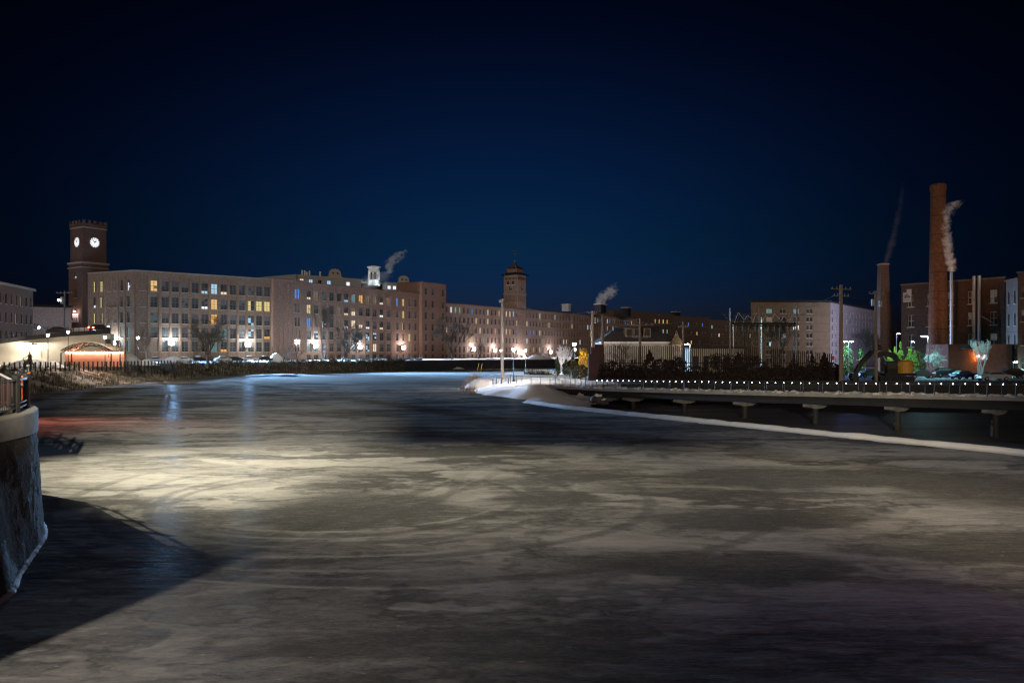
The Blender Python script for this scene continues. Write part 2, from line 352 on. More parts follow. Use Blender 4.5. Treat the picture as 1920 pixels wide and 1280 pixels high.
    rip2 = noi(mapp(pos, (3,9,1)), 1.0, 4, .6)
    bp = n.new('ShaderNodeBump'); bp.inputs['Strength'].default_value = .35; bp.inputs['Distance'].default_value = .12
    l.new(math_('ADD', math_('ADD', rip.outputs['Fac'], math_('MULTIPLY', rip2.outputs['Fac'], .25)), math_('MULTIPLY', cov, .12)), bp.inputs['Height']); l.new(bp.outputs[0], b.inputs['Normal']); l.new(bp.outputs[0], gl.inputs['Normal'])
    return m
M['ice'] = ice_material()
mb = MB()
pts = [(-160,-20),(70,-20)] + LIP[::-1] + [(2,130),(60,345),(320,430),(320,640),(-160,640)]
mb.add([(x, y, 0) for x, y in pts], [tuple(range(len(pts)))])
tag(mb.obj('river_ice', M['ice']), kind='structure')
mb = MB(); mb.quad((-2,-20,-1.3),(340,-20,-1.3),(340,140,-1.3),(-2,140,-1.3))
M['ice_low'] = mat('dim_ice', (.055,.055,.062), .55, (.20,.195,.21), .10, stretch=(.5,1.6,1))
tag(mb.obj('lower_channel_ice', M['ice_low']), kind='structure')
# snow-covered crest of the low dam
def lip_mesh():
    mb = MB(); rows = []
    P2 = [Vector((x, y, 0)) for x, y in LIP]; dense = []
    for a, b in zip(P2, P2[1:]):
        k = max(2, int((b-a).length / .8))
        dense += [a.lerp(b, i/k) for i in range(k)]
    dense.append(P2[-1])
    for i, p in enumerate(dense):
        d = (dense[min(i+1, len(dense)-1)] - dense[max(i-1, 0)]).normalized(); nrm = Vector((-d.y, d.x, 0))   # to the right of travel = downstream
        if nrm.x < 0: nrm = -nrm
        h = .30 + .09*nz(p.x, p.y, .35) ; wob = .5*nz(p.x+40, p.y, .12)
        prof = [(-2.0,-.05),(-1.5,-.02),(-1.0,.0),(-.7,.03),(-.4,.12),(-.14,h),(.18,h),(.36,h-.25),(.4,-.4),(.42,-1.4)]
        rows.append([p + nrm*(o*(1 if o > -.6 else 1+.25*wob) + (wob*.3 if o > -1 else 0)) + Vector((0,0,z + (.03*nz(p.x*3+o*9, p.y*3, .6) if -3 < o < .3 else 0))) for o, z in prof])
    n = len(rows[0]); mb.v = [tuple(v) for r in rows for v in r]
    for i in range(len(rows)-1):
        for j in range(n-1): mb.f.append((i*n+j, i*n+j+1, (i+1)*n+j+1, (i+1)*n+j)); mb.m.append(0 if j < 7 else 1)
    return mb.obj('dam_crest', [M['snow'], M['concrete']], smooth=True)
tag(lip_mesh(), 'snow covered crest of the low dam running across the river', 'dam')

# ---- left bank
LB = [(-71.5,121),(-72,133),(-75,155),(-77,175),(-78,205),(-72.5,236),(-58,243),(-44,258),(-23,289),(-8,308),(8,322),(40,380),(160,520),(160,900),(-700,900),(-700,60),(-150,80)]
ZL = 3.5
def left_z(x, y):
    if y > 340 and x < 0 or x < -330: return ZL
    d = sd_poly(x, y, LB) + 1.6*nz(x, y, .08)
    wdt = 15 if y < 195 else (7.5 if y < 245 else 5.5)
    if d < -1: return -.6
    t = max(0, min(1, d / wdt)); s = t*t*(3-2*t)
    return -.25 + s*(ZL+.25) + (.75*nz(x, y, .16, 4)*math.sin(math.pi*t) if t < 1 else 0.05*nz(x, y, .2))
def left_m(x, y, z):
    if z > ZL - .25: return 0
    return 1 if y < 190 and x < -70 else 2
field('left_bank', -210, 70, 100, 420, 1.6, left_z, [M['snow_dirty'], M['bank'], M['bank_dark']], left_m)
tag(bpy.data.objects['left_bank'], kind='structure')
# ---- right bank and promontory
RB = [(-6.8,116.5),(-9.2,131),(-9.4,152),(-5,189),(3.6,215),(12.6,238),(25,272),(60,335),(330,420),(330,100),(66,112),(24,121),(15,118),(10.5,112),(8.2,103),(5.5,97),(2.5,101.5),(-2,107)]
ZR = 1.45
def right_z(x, y):
    d = sd_poly(x, y, RB)
    if d < -1.2: return -.6
    d += .7*nz(x, y, .14)
    edge = 11 if x < 14 and y < 140 else 3.0
    if x > 10 and y < 130: edge = 1.6
    t = max(0, min(1, d / edge)); s = t*t*(3-2*t)
    gully = -.28*math.exp(-((x + 1.0 - (y-112)*.25)/1.5)**2) * math.sin(math.pi*min(1, t)) if y < 128 else 0
    hump = .75*math.exp(-((x-2.2)/4.5)**2-((y-114)/4.5)**2)
    return -.3 + s*(ZR+.3) + s*hump + (.16*nz(x, y, .3, 4)*math.sin(math.pi*t) + gully if t < 1 else .06*nz(x, y, .25, 3))
def right_m(x, y, z): return 0 if (x < 16 and y < 200) else 1
field('right_bank', -13, 190, 94, 300, 1.05, right_z, [M['snow'], M['lot']], right_m)
tag(bpy.data.objects['right_bank'], kind='structure')
mb = MB(); mb.prism([(24,121.2),(66,112.2),(140,102),(140,103),(66,113.2),(24,122.2)], -1.5, ZR+.15)
tag(mb.obj('retaining_wall', M['steel_dark']), 'low concrete retaining wall along the channel below the footbridge', 'retaining wall')
mb = MB(); mb.prism([(44,120),(190,112),(190,190),(44,190)], ZR-.3, ZR+.12)
tag(mb.obj('parking_lot', M['lot']), kind='structure')
# street in front of the mills
mb = MB(); mb.prism([(-128,228),(-112,214),(-84,246),(-60,266),(-28,312),(6,362),(-2,366),(-36,318),(-66,273),(-90,253)], ZL+.04, ZL+.09)
tag(mb.obj('mill_road', M['snow_dirty']), kind='structure')

# ================================================================== windows and facades
def facade(mb, a, b, z0, z1, cols=(), rows=(), mi=0, rec=.30, skip=()):
    """wall from a to b (2D, left to right seen from outside); openings at cols (s0,s1) x rows (z0,z1); returns the openings"""
    a = Vector(a); b = Vector(b); L = (b-a).length; u = (b-a)/L; inn = Vector((-u.y, u.x))
    def pt(s, t, z): q = a + u*s + inn*t; return (q.x, q.y, z)
    S = sorted({0.0, L} | {x for c_ in cols for x in c_}); Zs = sorted({z0, z1} | {x for r_ in rows for x in r_})
    out = []
    ang = math.atan2(u.y, u.x)
    for i in range(len(S)-1):
        ci = next((k for k, c_ in enumerate(cols) if abs(c_[0]-S[i]) < 1e-6), None)
        if ci is None:
            mb.quad(pt(S[i],0,z0), pt(S[i+1],0,z0), pt(S[i+1],0,z1), pt(S[i],0,z1), mi); continue
        for j in range(len(Zs)-1):
            ri = next((k for k, r_ in enumerate(rows) if abs(r_[0]-Zs[j]) < 1e-6), None)
            s0, s1, w0, w1 = S[i], S[i+1], Zs[j], Zs[j+1]
            if ri is None: mb.quad(pt(s0,0,w0), pt(s1,0,w0), pt(s1,0,w1), pt(s0,0,w1), mi); continue
            if (ci, ri) in skip:
                d = .12
                mb.quad(pt(s0,d,w0), pt(s1,d,w0), pt(s1,d,w1), pt(s0,d,w1), mi)
            else:
                d = rec + .06; q = a + u*((s0+s1)/2)
                out.append(((q.x, q.y, w0), ang, s1-s0, w1-w0, ci, ri))
            mb.quad(pt(s0,0,w0), pt(s0,d,w0), pt(s0,d,w1), pt(s0,0,w1), mi); mb.quad(pt(s1,d,w0), pt(s1,0,w0), pt(s1,0,w1), pt(s1,d,w1), mi)
            mb.quad(pt(s0,0,w1), pt(s0,d,w1), pt(s1,d,w1), pt(s1,0,w1), mi); mb.quad(pt(s0,d,w0), pt(s0,0,w0), pt(s1,0,w0), pt(s1,d,w0), mi)
    return out
_cache = {}
def frame_mesh(w, h, nx, ny, pale=False):
    k = ('f', round(w,2), round(h,2), nx, ny, pale)
    if k in _cache: return _cache[k]
    mb = MB(); t = .09
    mb.box(-w/2, -w/2+t, .20, .30, 0, h); mb.box(w/2-t, w/2, .20, .30, 0, h); mb.box(-w/2+t, w/2-t, .20, .30, 0, t); mb.box(-w/2+t, w/2-t, .20, .30, h-t, h)
    for i in range(1, nx): x = -w/2 + w*i/nx; tt = .05 if nx != 2 else .07; mb.box(x-tt, x+tt, .205, .295, t, h-t)
    for j in range(1, ny): z = h*j/ny; tt = .07 if j*2 == ny else .035; mb.box(-w/2+t, w/2-t, .21, .29, z-tt, z+tt)
    mb.box(-w/2-.18, w/2+.18, -.10, .16, -.20, -.003, 1)
    _cache[k] = mb.mesh('window', [M['frame_pale'] if pale else M['frame'], M['stone']]); return _cache[k]
VAR = {  # light pattern: list of (material, which lights)
 'dark': (None, None), 'dim': ('dimgrey', 'rand'), 'warm': ('warm', 'all'), 'yellow': ('yellow', 'all'), 'orange': ('orange', 'all'), 'cream': ('cream', 'all'),
 'cool': ('cool', 'all'), 'blue': ('blue', 'all'), 'teal': ('teal', 'all'), 'dimwarm': ('dimwarm', 'all'), 'dimteal': ('dimteal', 'rand'), 'white': ('white', 'all'), 'bluedeep': ('bluedeep', 'all'), 'greenish': ('greenish', 'all'),
 'lowwarm': ('cream', 'low'), 'lowcool': ('cool', 'low'), 'lowwhite': ('white', 'low'), 'loworange': ('orange', 'low'), 'spotsblue': ('cool', 'spots'), 'spotswhite': ('white', 'spots'), 'half': ('yellow', 'half'), 'mid': ('cream', 'lower')}
def pane_mesh(w, h, nx, ny, var, seed=0):
    k = ('p', round(w,2), round(h,2), nx, ny, var, seed)
    if k in _cache: return _cache[k]
    mb = MB(); rg = random.Random(hash((var, seed)) if False else sum(map(ord, var))*31 + seed)
    mn, pat = VAR[var]
    mats = [M['glass_dark'], M['glass_dim'] if seed % 2 else M['glass_low']] + ([E[mn]] if mn else []) + ([E['dimwarm']] if var in ('lowwarm', 'mid', 'warm', 'orange') else [])
    for i in range(nx):
        for j in range(ny):
            x0 = -w/2 + w*i/nx; z0 = h*j/ny; mi = 0
            if pat is None: mi = 1 if (j < ny/2) == (seed in (0,2)) and seed != 3 else 0
            elif pat == 'all': mi = 2 if rg.random() < .93 or len(mats) < 4 else 3
            elif pat == 'rand': mi = 2 if (j >= ny/2 or seed == 1) and rg.random() < .85 else 0
            elif pat == 'low': mi = 2 if j == 0 or (ny > 5 and j == 1) else (1 if rg.random() < .4 else 0)
            elif pat == 'lower': mi = 2 if j < ny/2 else (3 if len(mats) > 3 else 1)
            elif pat == 'half': mi = 2 if (i == 0) == (seed % 2 == 0) else (1 if rg.random() < .5 else 0)
            elif pat == 'spots': mi = 2 if rg.random() < .42 else 0
            mb.quad((x0,.26,z0), (x0+w/nx,.26,z0), (x0+w/nx,.26,z0+h/ny), (x0,.26,z0+h/ny), mi)
    _cache[k] = mb.mesh('pane', mats); return _cache[k]
def add_windows(root, ops, pick, nx=2, ny=4, pale=False, single=False, cap=None, panes_only=False):
    """one window object (frame with sill) and its pane per opening"""
    extra = []
    for n_, (loc, ang, w, h, ci, ri) in enumerate(ops):
        var = pick(ci, ri); sd = (ci*7 + ri*3) % 4
        if single or (cap and n_ >= cap):
            key = ('s', round(w,2), round(h,2), nx, ny, var, sd, pale)
            if key not in _cache:
                f = frame_mesh(w, h, nx, ny, pale); p = pane_mesh(w, h, nx, ny, var, sd); mb = MB()
                nf = len(f.materials)
                for me, off in ((f, 0), (p, nf)):
                    b = len(mb.v); mb.v += [tuple(v.co) for v in me.vertices]
                    for po in me.polygons: mb.f.append(tuple(b+i for i in po.vertices)); mb.m.append(po.material_index + off)
                _cache[key] = (mb, mb.mesh('window', list(f.materials) + list(p.materials)))
            if cap and n_ >= cap: extra.append((_cache[key][0], _cache[key][1], loc, ang)); continue
            put('window', _cache[key][1], root, loc, ang)
        else:
            f = put('window', frame_mesh(w, h, nx, ny, pale), root, loc, ang)
            put('pane', pane_mesh(w, h, nx, ny, var, sd), f)
    if extra:
        mb = MB(); mats = []
        for src, me, loc, ang in extra:
            ca, sa = math.cos(ang), math.sin(ang); b = len(mb.v)
            mb.v += [(loc[0]+ca*x-sa*y, loc[1]+sa*x+ca*y, loc[2]+z) for x, y, z in src.v]
            idx = []
            for m_ in me.materials:
                if m_ not in mats: mats.append(m_)
                idx.append(mats.index(m_))
            for f, mi in zip(src.f, src.m): mb.f.append(tuple(b+i for i in f)); mb.m.append(idx[mi])
        tag(mb.obj('window', mats, root), kind='stuff')
def line_s(p0, u, px):
    k = (px - CX)/F
    return (k*p0[1] - p0[0]) / (u[0] - k*u[1])
def unit(a, b):
    d = Vector(b) - Vector(a); L = d.length; d /= L; return d, L
rnd = random.Random(5)
def pick_from(tbl, default=('dark','dark','dark','dim','dim','dimteal')):
    return lambda ci, ri: tbl.get((ci, ri), rnd.choice(default))
ROWZ = [26.4, 21.5, 16.7, 12.3, 8.0]
ZB, ZT = ZL, 30.6

# ---------------------------------------------------------------- mill with the clock tower (gable end and long front)
cA, eA, lA = (-112.6,238.6), (-80.66,267.7), (-131.2,247.5)
uA, LA = unit(cA, eA)
t = thing('brick_mill', 'five storey brick mill between the tall clock tower and the windowless stair block', 'mill', (*cA, 0))
rel = lambda p: (p[0]-cA[0], p[1]-cA[1])
mb = MB()
pxA = [289,310,329,347,366,384,402,420,437,454,471,486,501]
cols = []
for px in pxA: s = line_s(cA, uA, px); cols.append((s-1.02, s+1.02))
sb = line_s(cA, uA, 268)
rows = [(z-1.6, z+1.6) for z in ROWZ][::-1]
cols = [(sb-1.0, sb+1.0)] + cols
ops = facade(mb, (0,0), rel(eA), ZB, ZT, cols, rows, skip={(0, r) for r in range(5)})
uL, LL = unit(lA, cA)
colsL = []
for px in (177,189.5,204,216,228,241): s = line_s(lA, uL, px); colsL.append((s-.62, s+.62))
opsL = facade(mb, rel(lA), (0,0), ZB, ZT, colsL, rows, skip={(c_, r) for c_ in (2,3) for r in range(5)})
back = [rel((-92,292)), rel((-140,268))]
for a, b in ((rel(eA), back[0]), (back[0], back[1]), (back[1], rel(lA))): facade(mb, a, b, ZB, ZT)
mb.add([(*rel(lA), ZT-.02), (0,0,ZT-.02), (*rel(eA), ZT-.02), (*back[0], ZT-.02), (*back[1], ZT-.02)], [(0,1,2,3,4)], 1)
def strip(mb, a, b, s0, s1, z0, z1, out, mi=0):
    a = Vector(a); b = Vector(b); u = (b-a).normalized(); o = Vector((u.y, -u.x))
    q = [a+u*s0, a+u*s1, a+u*s1+o*out, a+u*s0+o*out]
    mb.prism([(v.x, v.y) for v in q][::-1], z0, z1, mi)
for i in range(1, len(cols)-1):
    sm = (cols[i][1]+cols[i+1][0])/2
    strip(mb, (0,0), rel(eA), sm-.28, sm+.28, ZB, ZT-1.2, .22)
for sm in (.6, (cols[0][1]+cols[1][0])/2): strip(mb, (0,0), rel(eA), sm-.3, sm+.3, ZB, ZT-1.2, .22)
for i in range(5): sm = (colsL[i][1]+colsL[i+1][0])/2; strip(mb, rel(lA), (0,0), sm-.22, sm+.22, ZB, ZT-1.2, .2)
for r_ in rows:
    strip(mb, (0,0), rel(eA), cols[0][0]-.15, cols[0][1]+.15, r_[0]-.2, r_[0]-.003, .1, 2)
    for c_ in colsL[2:4]: strip(mb, rel(lA), (0,0), c_[0]-.15, c_[1]+.15, r_[0]-.2, r_[0]-.003, .1, 2)
mb.obj('wall', [M['brick_old'], M['roof_dark'], M['stone']], t)
mb = MB()
strip(mb, (0,0), rel(eA), -.2, LA, ZT, ZT+.22, .35); mb.obj('cornice', M['stone'], t)
mb = MB(); strip(mb, rel(lA), (0,0), 0, LL-.15, ZT, ZT+.22, .35); mb.obj('cornice', M['stone'], t)
tA = {(1,4):'warm',(6,4):'lowcool',(7,4):'cool',(8,4):'lowwarm',(6,3):'lowwhite',(7,3):'warm',(11,3):'half',(12,3):'yellow',(13,3):'yellow',(7,2):'orange',
      (11,2):'spotsblue',(8,1):'teal',(11,1):'spotsblue',(13,1):'loworange',(1,0):'dimwarm',(2,0):'dimteal',(7,0):'teal',(8,0):'loworange',(2,1):'dimteal',(1,1):'dimteal',(10,4):'dim',(5,4):'dark'}
add_windows(t, ops, pick_from(tA), 2, 4)
tL = {(0,4):'half',(1,4):'yellow',(0,3):'spotswhite',(1,3):'half',(0,2):'half',(1,2):'half',(4,1):'teal',(5,1):'teal',(4,0):'teal',(5,0):'teal',(5,4):'spotswhite'}
add_windows(t, opsL, pick_from(tL, ('dark',)), 2, 4)

# ---------------------------------------------------------------- long mill: stair block, wide-window wing, narrow-window wing
b0, b1 = (-80.66,267.7), (-39.3,331.5)
uB, LB_ = unit(b0, b1); inB = Vector((-uB.y, uB.x))
angB = math.atan2(uB.y, uB.x)
def wing(label, name, s0, s1, pxcols, w, hw, z1, tbl, depth=22, base_row=True, nx=2, ny=4, mat_='brick', proud=0.0, pil=.25, single=False, cap=None, pale=False, rowz=ROWZ, deflt=None, pitch=None, cat='mill'):
    o = Vector((*b0, 0)) + Vector((uB.x, uB.y, 0))*s0
    o -= Vector((inB.x, inB.y, 0))*proud
    t = thing(name, label, cat, o, angB); mb = MB(); L = s1-s0
    if pitch: cs = [pitch*(k+.5) + (L - pitch*int(L/pitch))/2 for k in range(int(L/pitch))]
    else: cs = [line_s(b0, uB, px)-s0 for px in pxcols]
    cols = [(s-w/2, s+w/2) for s in cs]
    rows = [(z-hw/2, z+hw/2) for z in rowz][::-1]
    if base_row: rows = [(ZB+.25, ZB+1.9)] + rows
    ops = facade(mb, (0,0), (L,0), ZB, z1, cols, rows)
    facade(mb, (0,depth), (0,0), ZB, z1); facade(mb, (L,0), (L,depth), ZB, z1); facade(mb, (L,depth), (0,depth), ZB, z1)
    mb.add([(0,0,z1-.02),(L,0,z1-.02),(L,depth,z1-.02),(0,depth,z1-.02)], [(0,1,2,3)], 1)
    if pil:
        ed = [cols[0][0]-.5] + [(cols[i][1]+cols[i+1][0])/2 for i in range(len(cols)-1)] + [cols[-1][1]+.5] if cols else [L*k/5+.4 for k in range(5)]
        for sm in ed: strip(mb, (0,0), (L,0), max(0, sm-pil), min(L, sm+pil), ZB, z1-1.3, .2)
    mb.obj('wall', [M[mat_], M['roof_dark']], t)
    mb = MB(); strip(mb, (0,0), (L,0), 0, L, z1, z1+.2, .3); mb.obj('cornice', M['brick_grey'], t)
    mb = MB(); strip(mb, (0,depth), (0,0), 0, depth, z1, z1+.2, .2); mb.obj('cornice', M['brick_grey'], t)
    add_windows(t, ops, (lambda ci, ri: ('dark' if ri == 0 and base_row else pick_from(tbl, deflt or ('dark','dark','dim','dimteal','dimwarm'))(ci, ri - (1 if base_row else 0)))), nx, ny, pale, single, cap)
    return t
sBw = line_s(b0, uB, 571); sBn = line_s(b0, uB, 737); sBt = line_s(b0, uB, 786); sBe = line_s(b0, uB, 831)
wing('tall windowless stair block of the brick mill with one window column', 'stair_block', 0, sBw, [553], 2.2, 3.1, ZT+.3, {(0,4):'blue'}, proud=1.2, base_row=False, pil=.0, cat='stair block')
o = bpy.data.objects['stair_block']
mb = MB()
for k in range(6): strip(mb, (0,0), (1,0), .5+k*1.9, .95+k*1.9, ZB, ZT-1, .2)
mb.obj('pilaster', M['brick'], o)
tB = {(0,4):'lowwarm',(2,4):'dimteal',(5,4):'lowcool',(6,4):'teal',(7,4):'orange',(8,4):'dimwarm',(9,4):'dimwarm',(10,4):'lowwarm',(11,4):'dimwarm',
      (0,3):'yellow',(4,3):'dimwarm',(5,3):'lowwarm',(6,3):'mid',(10,3):'lowwhite',(11,3):'dim',
      (0,2):'blue',(2,2):'spotswhite',(4,2):'dimwarm',(5,2):'lowwhite',(6,2):'cream',(7,2):'mid',(8,2):'lowwhite',(10,2):'lowwarm',(11,2):'dimteal',
      (0,1):'dimteal',(1,1):'spotsblue',(7,1):'dim',(8,1):'spotsblue',(9,1):'spotsblue',(11,1):'dim',
      (0,0):'teal',(1,0):'teal',(6,0):'dimteal',(7,0):'dimteal',(8,0):'spotsblue',(9,0):'cream',(11,0):'dimteal'}
pxB = [579,593,608,622,636,649.5,663,677,690,703,715.5,728.5]
wB = wing('brick mill wing with wide gridded windows and faded lettering between floors', 'mill_wing', sBw, sBn, pxB, 2.15, 3.0, ZT, tB)
wing('short brick mill wing with narrow windows beside the dark stair tower', 'mill_wing', sBn, sBt, [745,756.5,768,779], 1.35, 2.9, ZT, {(0,4):'blue',(1,4):'warm',(1,3):'yellow',(1,2):'half',(2,2):'dimteal',(2,1):'yellow',(2,3):'dim'}, nx=2, ny=4, pil=0)
wing('square flat topped brick stair tower rising above the mill roofs', 'stair_tower', sBt, sBe, [793,806,825], 1.5, 2.9, 35.4, {}, rowz=[31.6]+ROWZ, proud=1.6, nx=2, ny=4, pil=0, depth=14, deflt=('dark',), cat='stair tower')
# faded painted lettering on the wide-window wing
ink = mat('faded_white_paint', (.36,.33,.30), .9, (.30,.24,.21), 3)
def lettering(body, parent, loc, size, m, rz=0, depth=.01):
    cu = bpy.data.curves.new('lettering', 'FONT'); cu.body = body; cu.size = size; cu.extrude = depth; cu.align_x = 'LEFT'
    o = bpy.data.objects.new('lettering', cu); COL.objects.link(o)
    dg = bpy.context.evaluated_depsgraph_get(); me = bpy.data.meshes.new_from_object(o.evaluated_get(dg))
    bpy.data.objects.remove(o); me.materials.clear(); me.materials.append(m)
    o = bpy.data.objects.new('lettering', me); COL.objects.link(o); o.parent = parent; o.location = loc; o.rotation_euler = (R(90), 0, rz); return o
for txt, px, z, sz in (('PARTY AND', 597, 23.42, 1.15), ('LAUNDRY', 672, 23.42, 1.15), ('ON', 618, 18.55, 1.1), ('COTTON', 627, 13.85, 1.2), ('GARMENTS', 668, 13.85, 1.2)):
    lettering(txt, wB, (line_s(b0, uB, px)-sBw, -.235, z), sz, ink)
# far long wing (past the stair tower)
sC1 = line_s(b0, uB, 1195)
tC = {}
rc = random.Random(21)
lit = ['yellow','cream','warm','blue','cool','white','dimwarm','cream','greenish']
ncol = int((sC1-sBe)/3.15)
for ci in range(ncol):
    for ri in range(5):
        if rc.random() < .20: tC[(ci, ri)] = rc.choice(lit)
for (ci, ri), v in {(2,4):'greenish',(3,4):'greenish',(5,4):'dimteal',(7,3):'yellow',(0,2):'cream',(6,2):'dimwarm',(15,4):'cream',(16,4):'cream',(15,2):'cream',(16,2):'warm',(19,3):'dim',(21,3):'cream',(22,2):'blue',(23,2):'blue'}.items(): tC[(ci, ri)] = v
wC = wing('very long brick mill wing with rows of narrow windows below the pointed clock tower', 'mill_wing', sBe, sC1, [], 1.25, 2.6, 27.6, tC, nx=2, ny=3, pil=0, single=True, cap=100, rowz=[24.9,20.6,16.2,11.9,7.5], pitch=3.15, deflt=('dark','dark','dark','dim','dim'), mat_='brick_lit', pale=False)
# lower far mills receding to the right
def block(label, name, cat, pa, pb, ya, yb, ytop, Yd, m, cols=8, rows=4, w=1.1, h=1.9, tbl=None, zb=ZL, lit_p=.12, depth=14, single=True, nx=2, ny=2, pale=False, lits=None, z1=None, roof='roof_dark', rz_list=None):
    a = Vector((PX(pa, ya), ya)); b = Vector((PX(pb, yb), yb)); u = (b-a); L = u.length; u /= L
    z1 = z1 if z1 is not None else PZ(ytop, ya)
    t = thing(name, label, cat, (a.x, a.y, 0), math.atan2(u.y, u.x)); mb = MB()
    cs = [L*(k+.5)/cols for k in range(cols)]; hh = (z1-zb)/(rows+.35)
    rz = rz_list or [zb + hh*(k+.55) for k in range(rows)]
    ops = facade(mb, (0,0), (L,0), zb, z1, [(s-w/2, s+w/2) for s in cs], [(z-h/2, z+h/2) for z in rz])
    facade(mb, (0,depth), (0,0), zb, z1); facade(mb, (L,0), (L,depth), zb, z1); facade(mb, (L,depth), (0,depth), zb, z1)
    mb.add([(0,0,z1-.02),(L,0,z1-.02),(L,depth,z1-.02),(0,depth,z1-.02)], [(0,1,2,3)], 1)
    mb.obj('wall', [m, M[roof]], t)
    mb = MB(); mb.box(-.2, L+.2, -.25, 0, z1, z1+.3); mb.obj('cornice', M['brick_grey'], t)
    rr = random.Random(int(pa)); tb = dict(tbl or {})
    for ci in range(cols):
        for ri in range(rows):
            if (ci, ri) not in tb and rr.random() < lit_p: tb[(ci, ri)] = rr.choice(lits or lit)
    add_windows(t, ops, pick_from(tb, ('dark','dark','dim')), nx, ny, pale, single)
    return t
block('dark brick mill with two lit orange windows behind the far end of the long wing', 'brick_mill', 'mill', 1150, 1262, 500, 560, 581, 500, M['brick_grey'], 14, 4, 1.6, 2.6, tbl={(9,3):'orange',(10,3):'orange',(12,3):'orange'}, zb=ZL)
block('low dark mill behind the hip roofed white house', 'brick_mill', 'mill', 1255, 1330, 560, 600, 592, 560, M['brick_grey'], 14, 4, 1.5, 2.4)
block('farthest dim mill left of the substation gantry', 'brick_mill', 'mill', 1325, 1440, 600, 640, 600, 600, M['brick_grey'], 18, 4, 1.5, 2.4)
# rooftop plant on the far wing
for i, (px, y0, y1, w, lab) in enumerate(((1068,571,579,9,'small pale box on the long mill roof right of the clock tower'),(1132,571,583,22,'dark plant room on the far mill roof beside the rising steam'),(1180,577,589,14,'dark rooftop hut on the far mill right of the steam'),(1272,585,594,20,'dark lift housing on the low far mill roof'))):
    Y = 420 if i < 2 else (470 if i == 2 else 575)
    mb = MB(); a = P(px, y1+4, Y); z1 = PZ(y0, Y); ww = w/F*Y
    mb.box(-ww/2, ww/2, 0, 4, 0, z1-a.z); mb.box(-ww/2-.3, ww/2+.3, -.3, 4.3, z1-a.z, z1-a.z+.25, 1)
    tag(mb.obj('plant_room', [M['panel_grey'] if i == 0 else M['roof_dark'], M['snow']], loc=a, rz=angB), lab, 'plant room')

# ---------------------------------------------------------------- clock dials
def dial(parent, loc, rz, r, lit_, hands=(.9, 2.2)):
    """clock face on a wall whose outward side is local -y"""
    mb = MB(); n = 28
    ring = [(r*math.cos(2*math.pi*i/n), -.05, r*math.sin(2*math.pi*i/n)) for i in range(n)]
    mb.add(ring, [tuple(range(n))], 0)
    for i in range(n):
        a0, a1 = 2*math.pi*i/n, 2*math.pi*(i+1)/n
        def rp(rr, a, y): return (rr*math.cos(a), y, rr*math.sin(a))
        mb.quad(rp(r,a0,-.12), rp(r,a1,-.12), rp(r*1.1,a1,-.12), rp(r*1.1,a0,-.12), 1); mb.quad(rp(r*1.1,a0,-.12), rp(r*1.1,a1,-.12), rp(r*1.1,a1,0), rp(r*1.1,a0,0), 1)
    fc = mb.obj('clock_face', [LT['clock'] if lit_ else M['brick_dark'], M['stone']], parent, loc=loc, rz=rz)
    mk = MB()
    for k in range(12):
        a = 2*math.pi*k/12; ca, sa = math.cos(a), math.sin(a)
        def q(rr, tt, y): return (rr*ca - tt*sa, y, rr*sa + tt*ca)
        r0, r1, tt = (.74, .98, .075) if lit_ else (.70, .98, .09)
        mk.quad(q(r0*r,-tt*r,-.08), q(r1*r,-tt*r,-.08), q(r1*r,tt*r,-.08), q(r0*r,tt*r,-.08))
    mk.obj('hour_mark', M['black'] if lit_ else M['white_paint'], fc)
    for a, L, tt in ((hands[0], .55, .14), (hands[1], .82, .11)):
        hb = MB(); ca, sa = math.cos(a), math.sin(a)
        def q(rr, t_, y): return (rr*ca - t_*sa, y, rr*sa + t_*ca)
        hb.quad(q(-.1*r,-tt*r,-.10), q(L*r,-tt*r*.6,-.10), q(L*r,tt*r*.6,-.10), q(-.1*r,tt*r,-.10)); hb.obj('hand', M['black'] if lit_ else M['white_paint'], fc)
def square(mb, h, z0, z1, mi=0, h1=None):
    h1 = h if h1 is None else h1
    mb.add([(-h,-h,z0),(h,-h,z0),(h,h,z0),(-h,h,z0),(-h1,-h1,z1),(h1,-h1,z1),(h1,h1,z1),(-h1,h1,z1)], [(3,2,1,0),(4,5,6,7),(0,1,5,4),(1,2,6,5),(2,3,7,6),(3,0,4,7)], mi)

# ---------------------------------------------------------------- first clock tower (lit dials, crenellated top)
aT = math.atan2(.83, .56)
t = thing('clock_tower', 'tall square brick clock tower with two glowing white dials and battlements', 'clock tower', (-135,255,0), aT)
mb = MB(); hw = 4.1; z_sh = 34.0
ops = []
cw = [(3.4,4.8)]; rw = [(11.2,14.2),(19.0,21.4),(23.4,26.0),(29.6,31.6)]
for a, b in (((-hw,-hw),(hw,-hw)), ((-hw,hw),(-hw,-hw)), ((hw,-hw),(hw,hw)), ((hw,hw),(-hw,hw))):
    o_ = facade(mb, a, b, ZL, z_sh, cw, rw)
    if a in ((-hw,-hw), (-hw,hw)): ops += o_
hu = 3.6
square(mb, hu, 34.6, 46.0)
for sx, sy in ((-1,-1),(1,-1),(1,1),(-1,1)): mb.box(sx*hu-.5 if sx > 0 else -hu-.15, hu+.15 if sx > 0 else -hu+.5, sy*hu-.5 if sy > 0 else -hu-.15, hu+.15 if sy > 0 else -hu+.5, 34.6, 45.2)
mb.obj('shaft', M['tower_brick'], t)
for h_, z0_, z1_ in ((hw+.35,34.0,34.6),(hw+.25,32.7,33.0),(hu+.3,45.2,45.6)): mb = MB(); square(mb, h_, z0_, z1_); mb.obj('cornice', M['stone'], t)
mb = MB(); square(mb, hu+.35, 46.0, 46.7, 0)
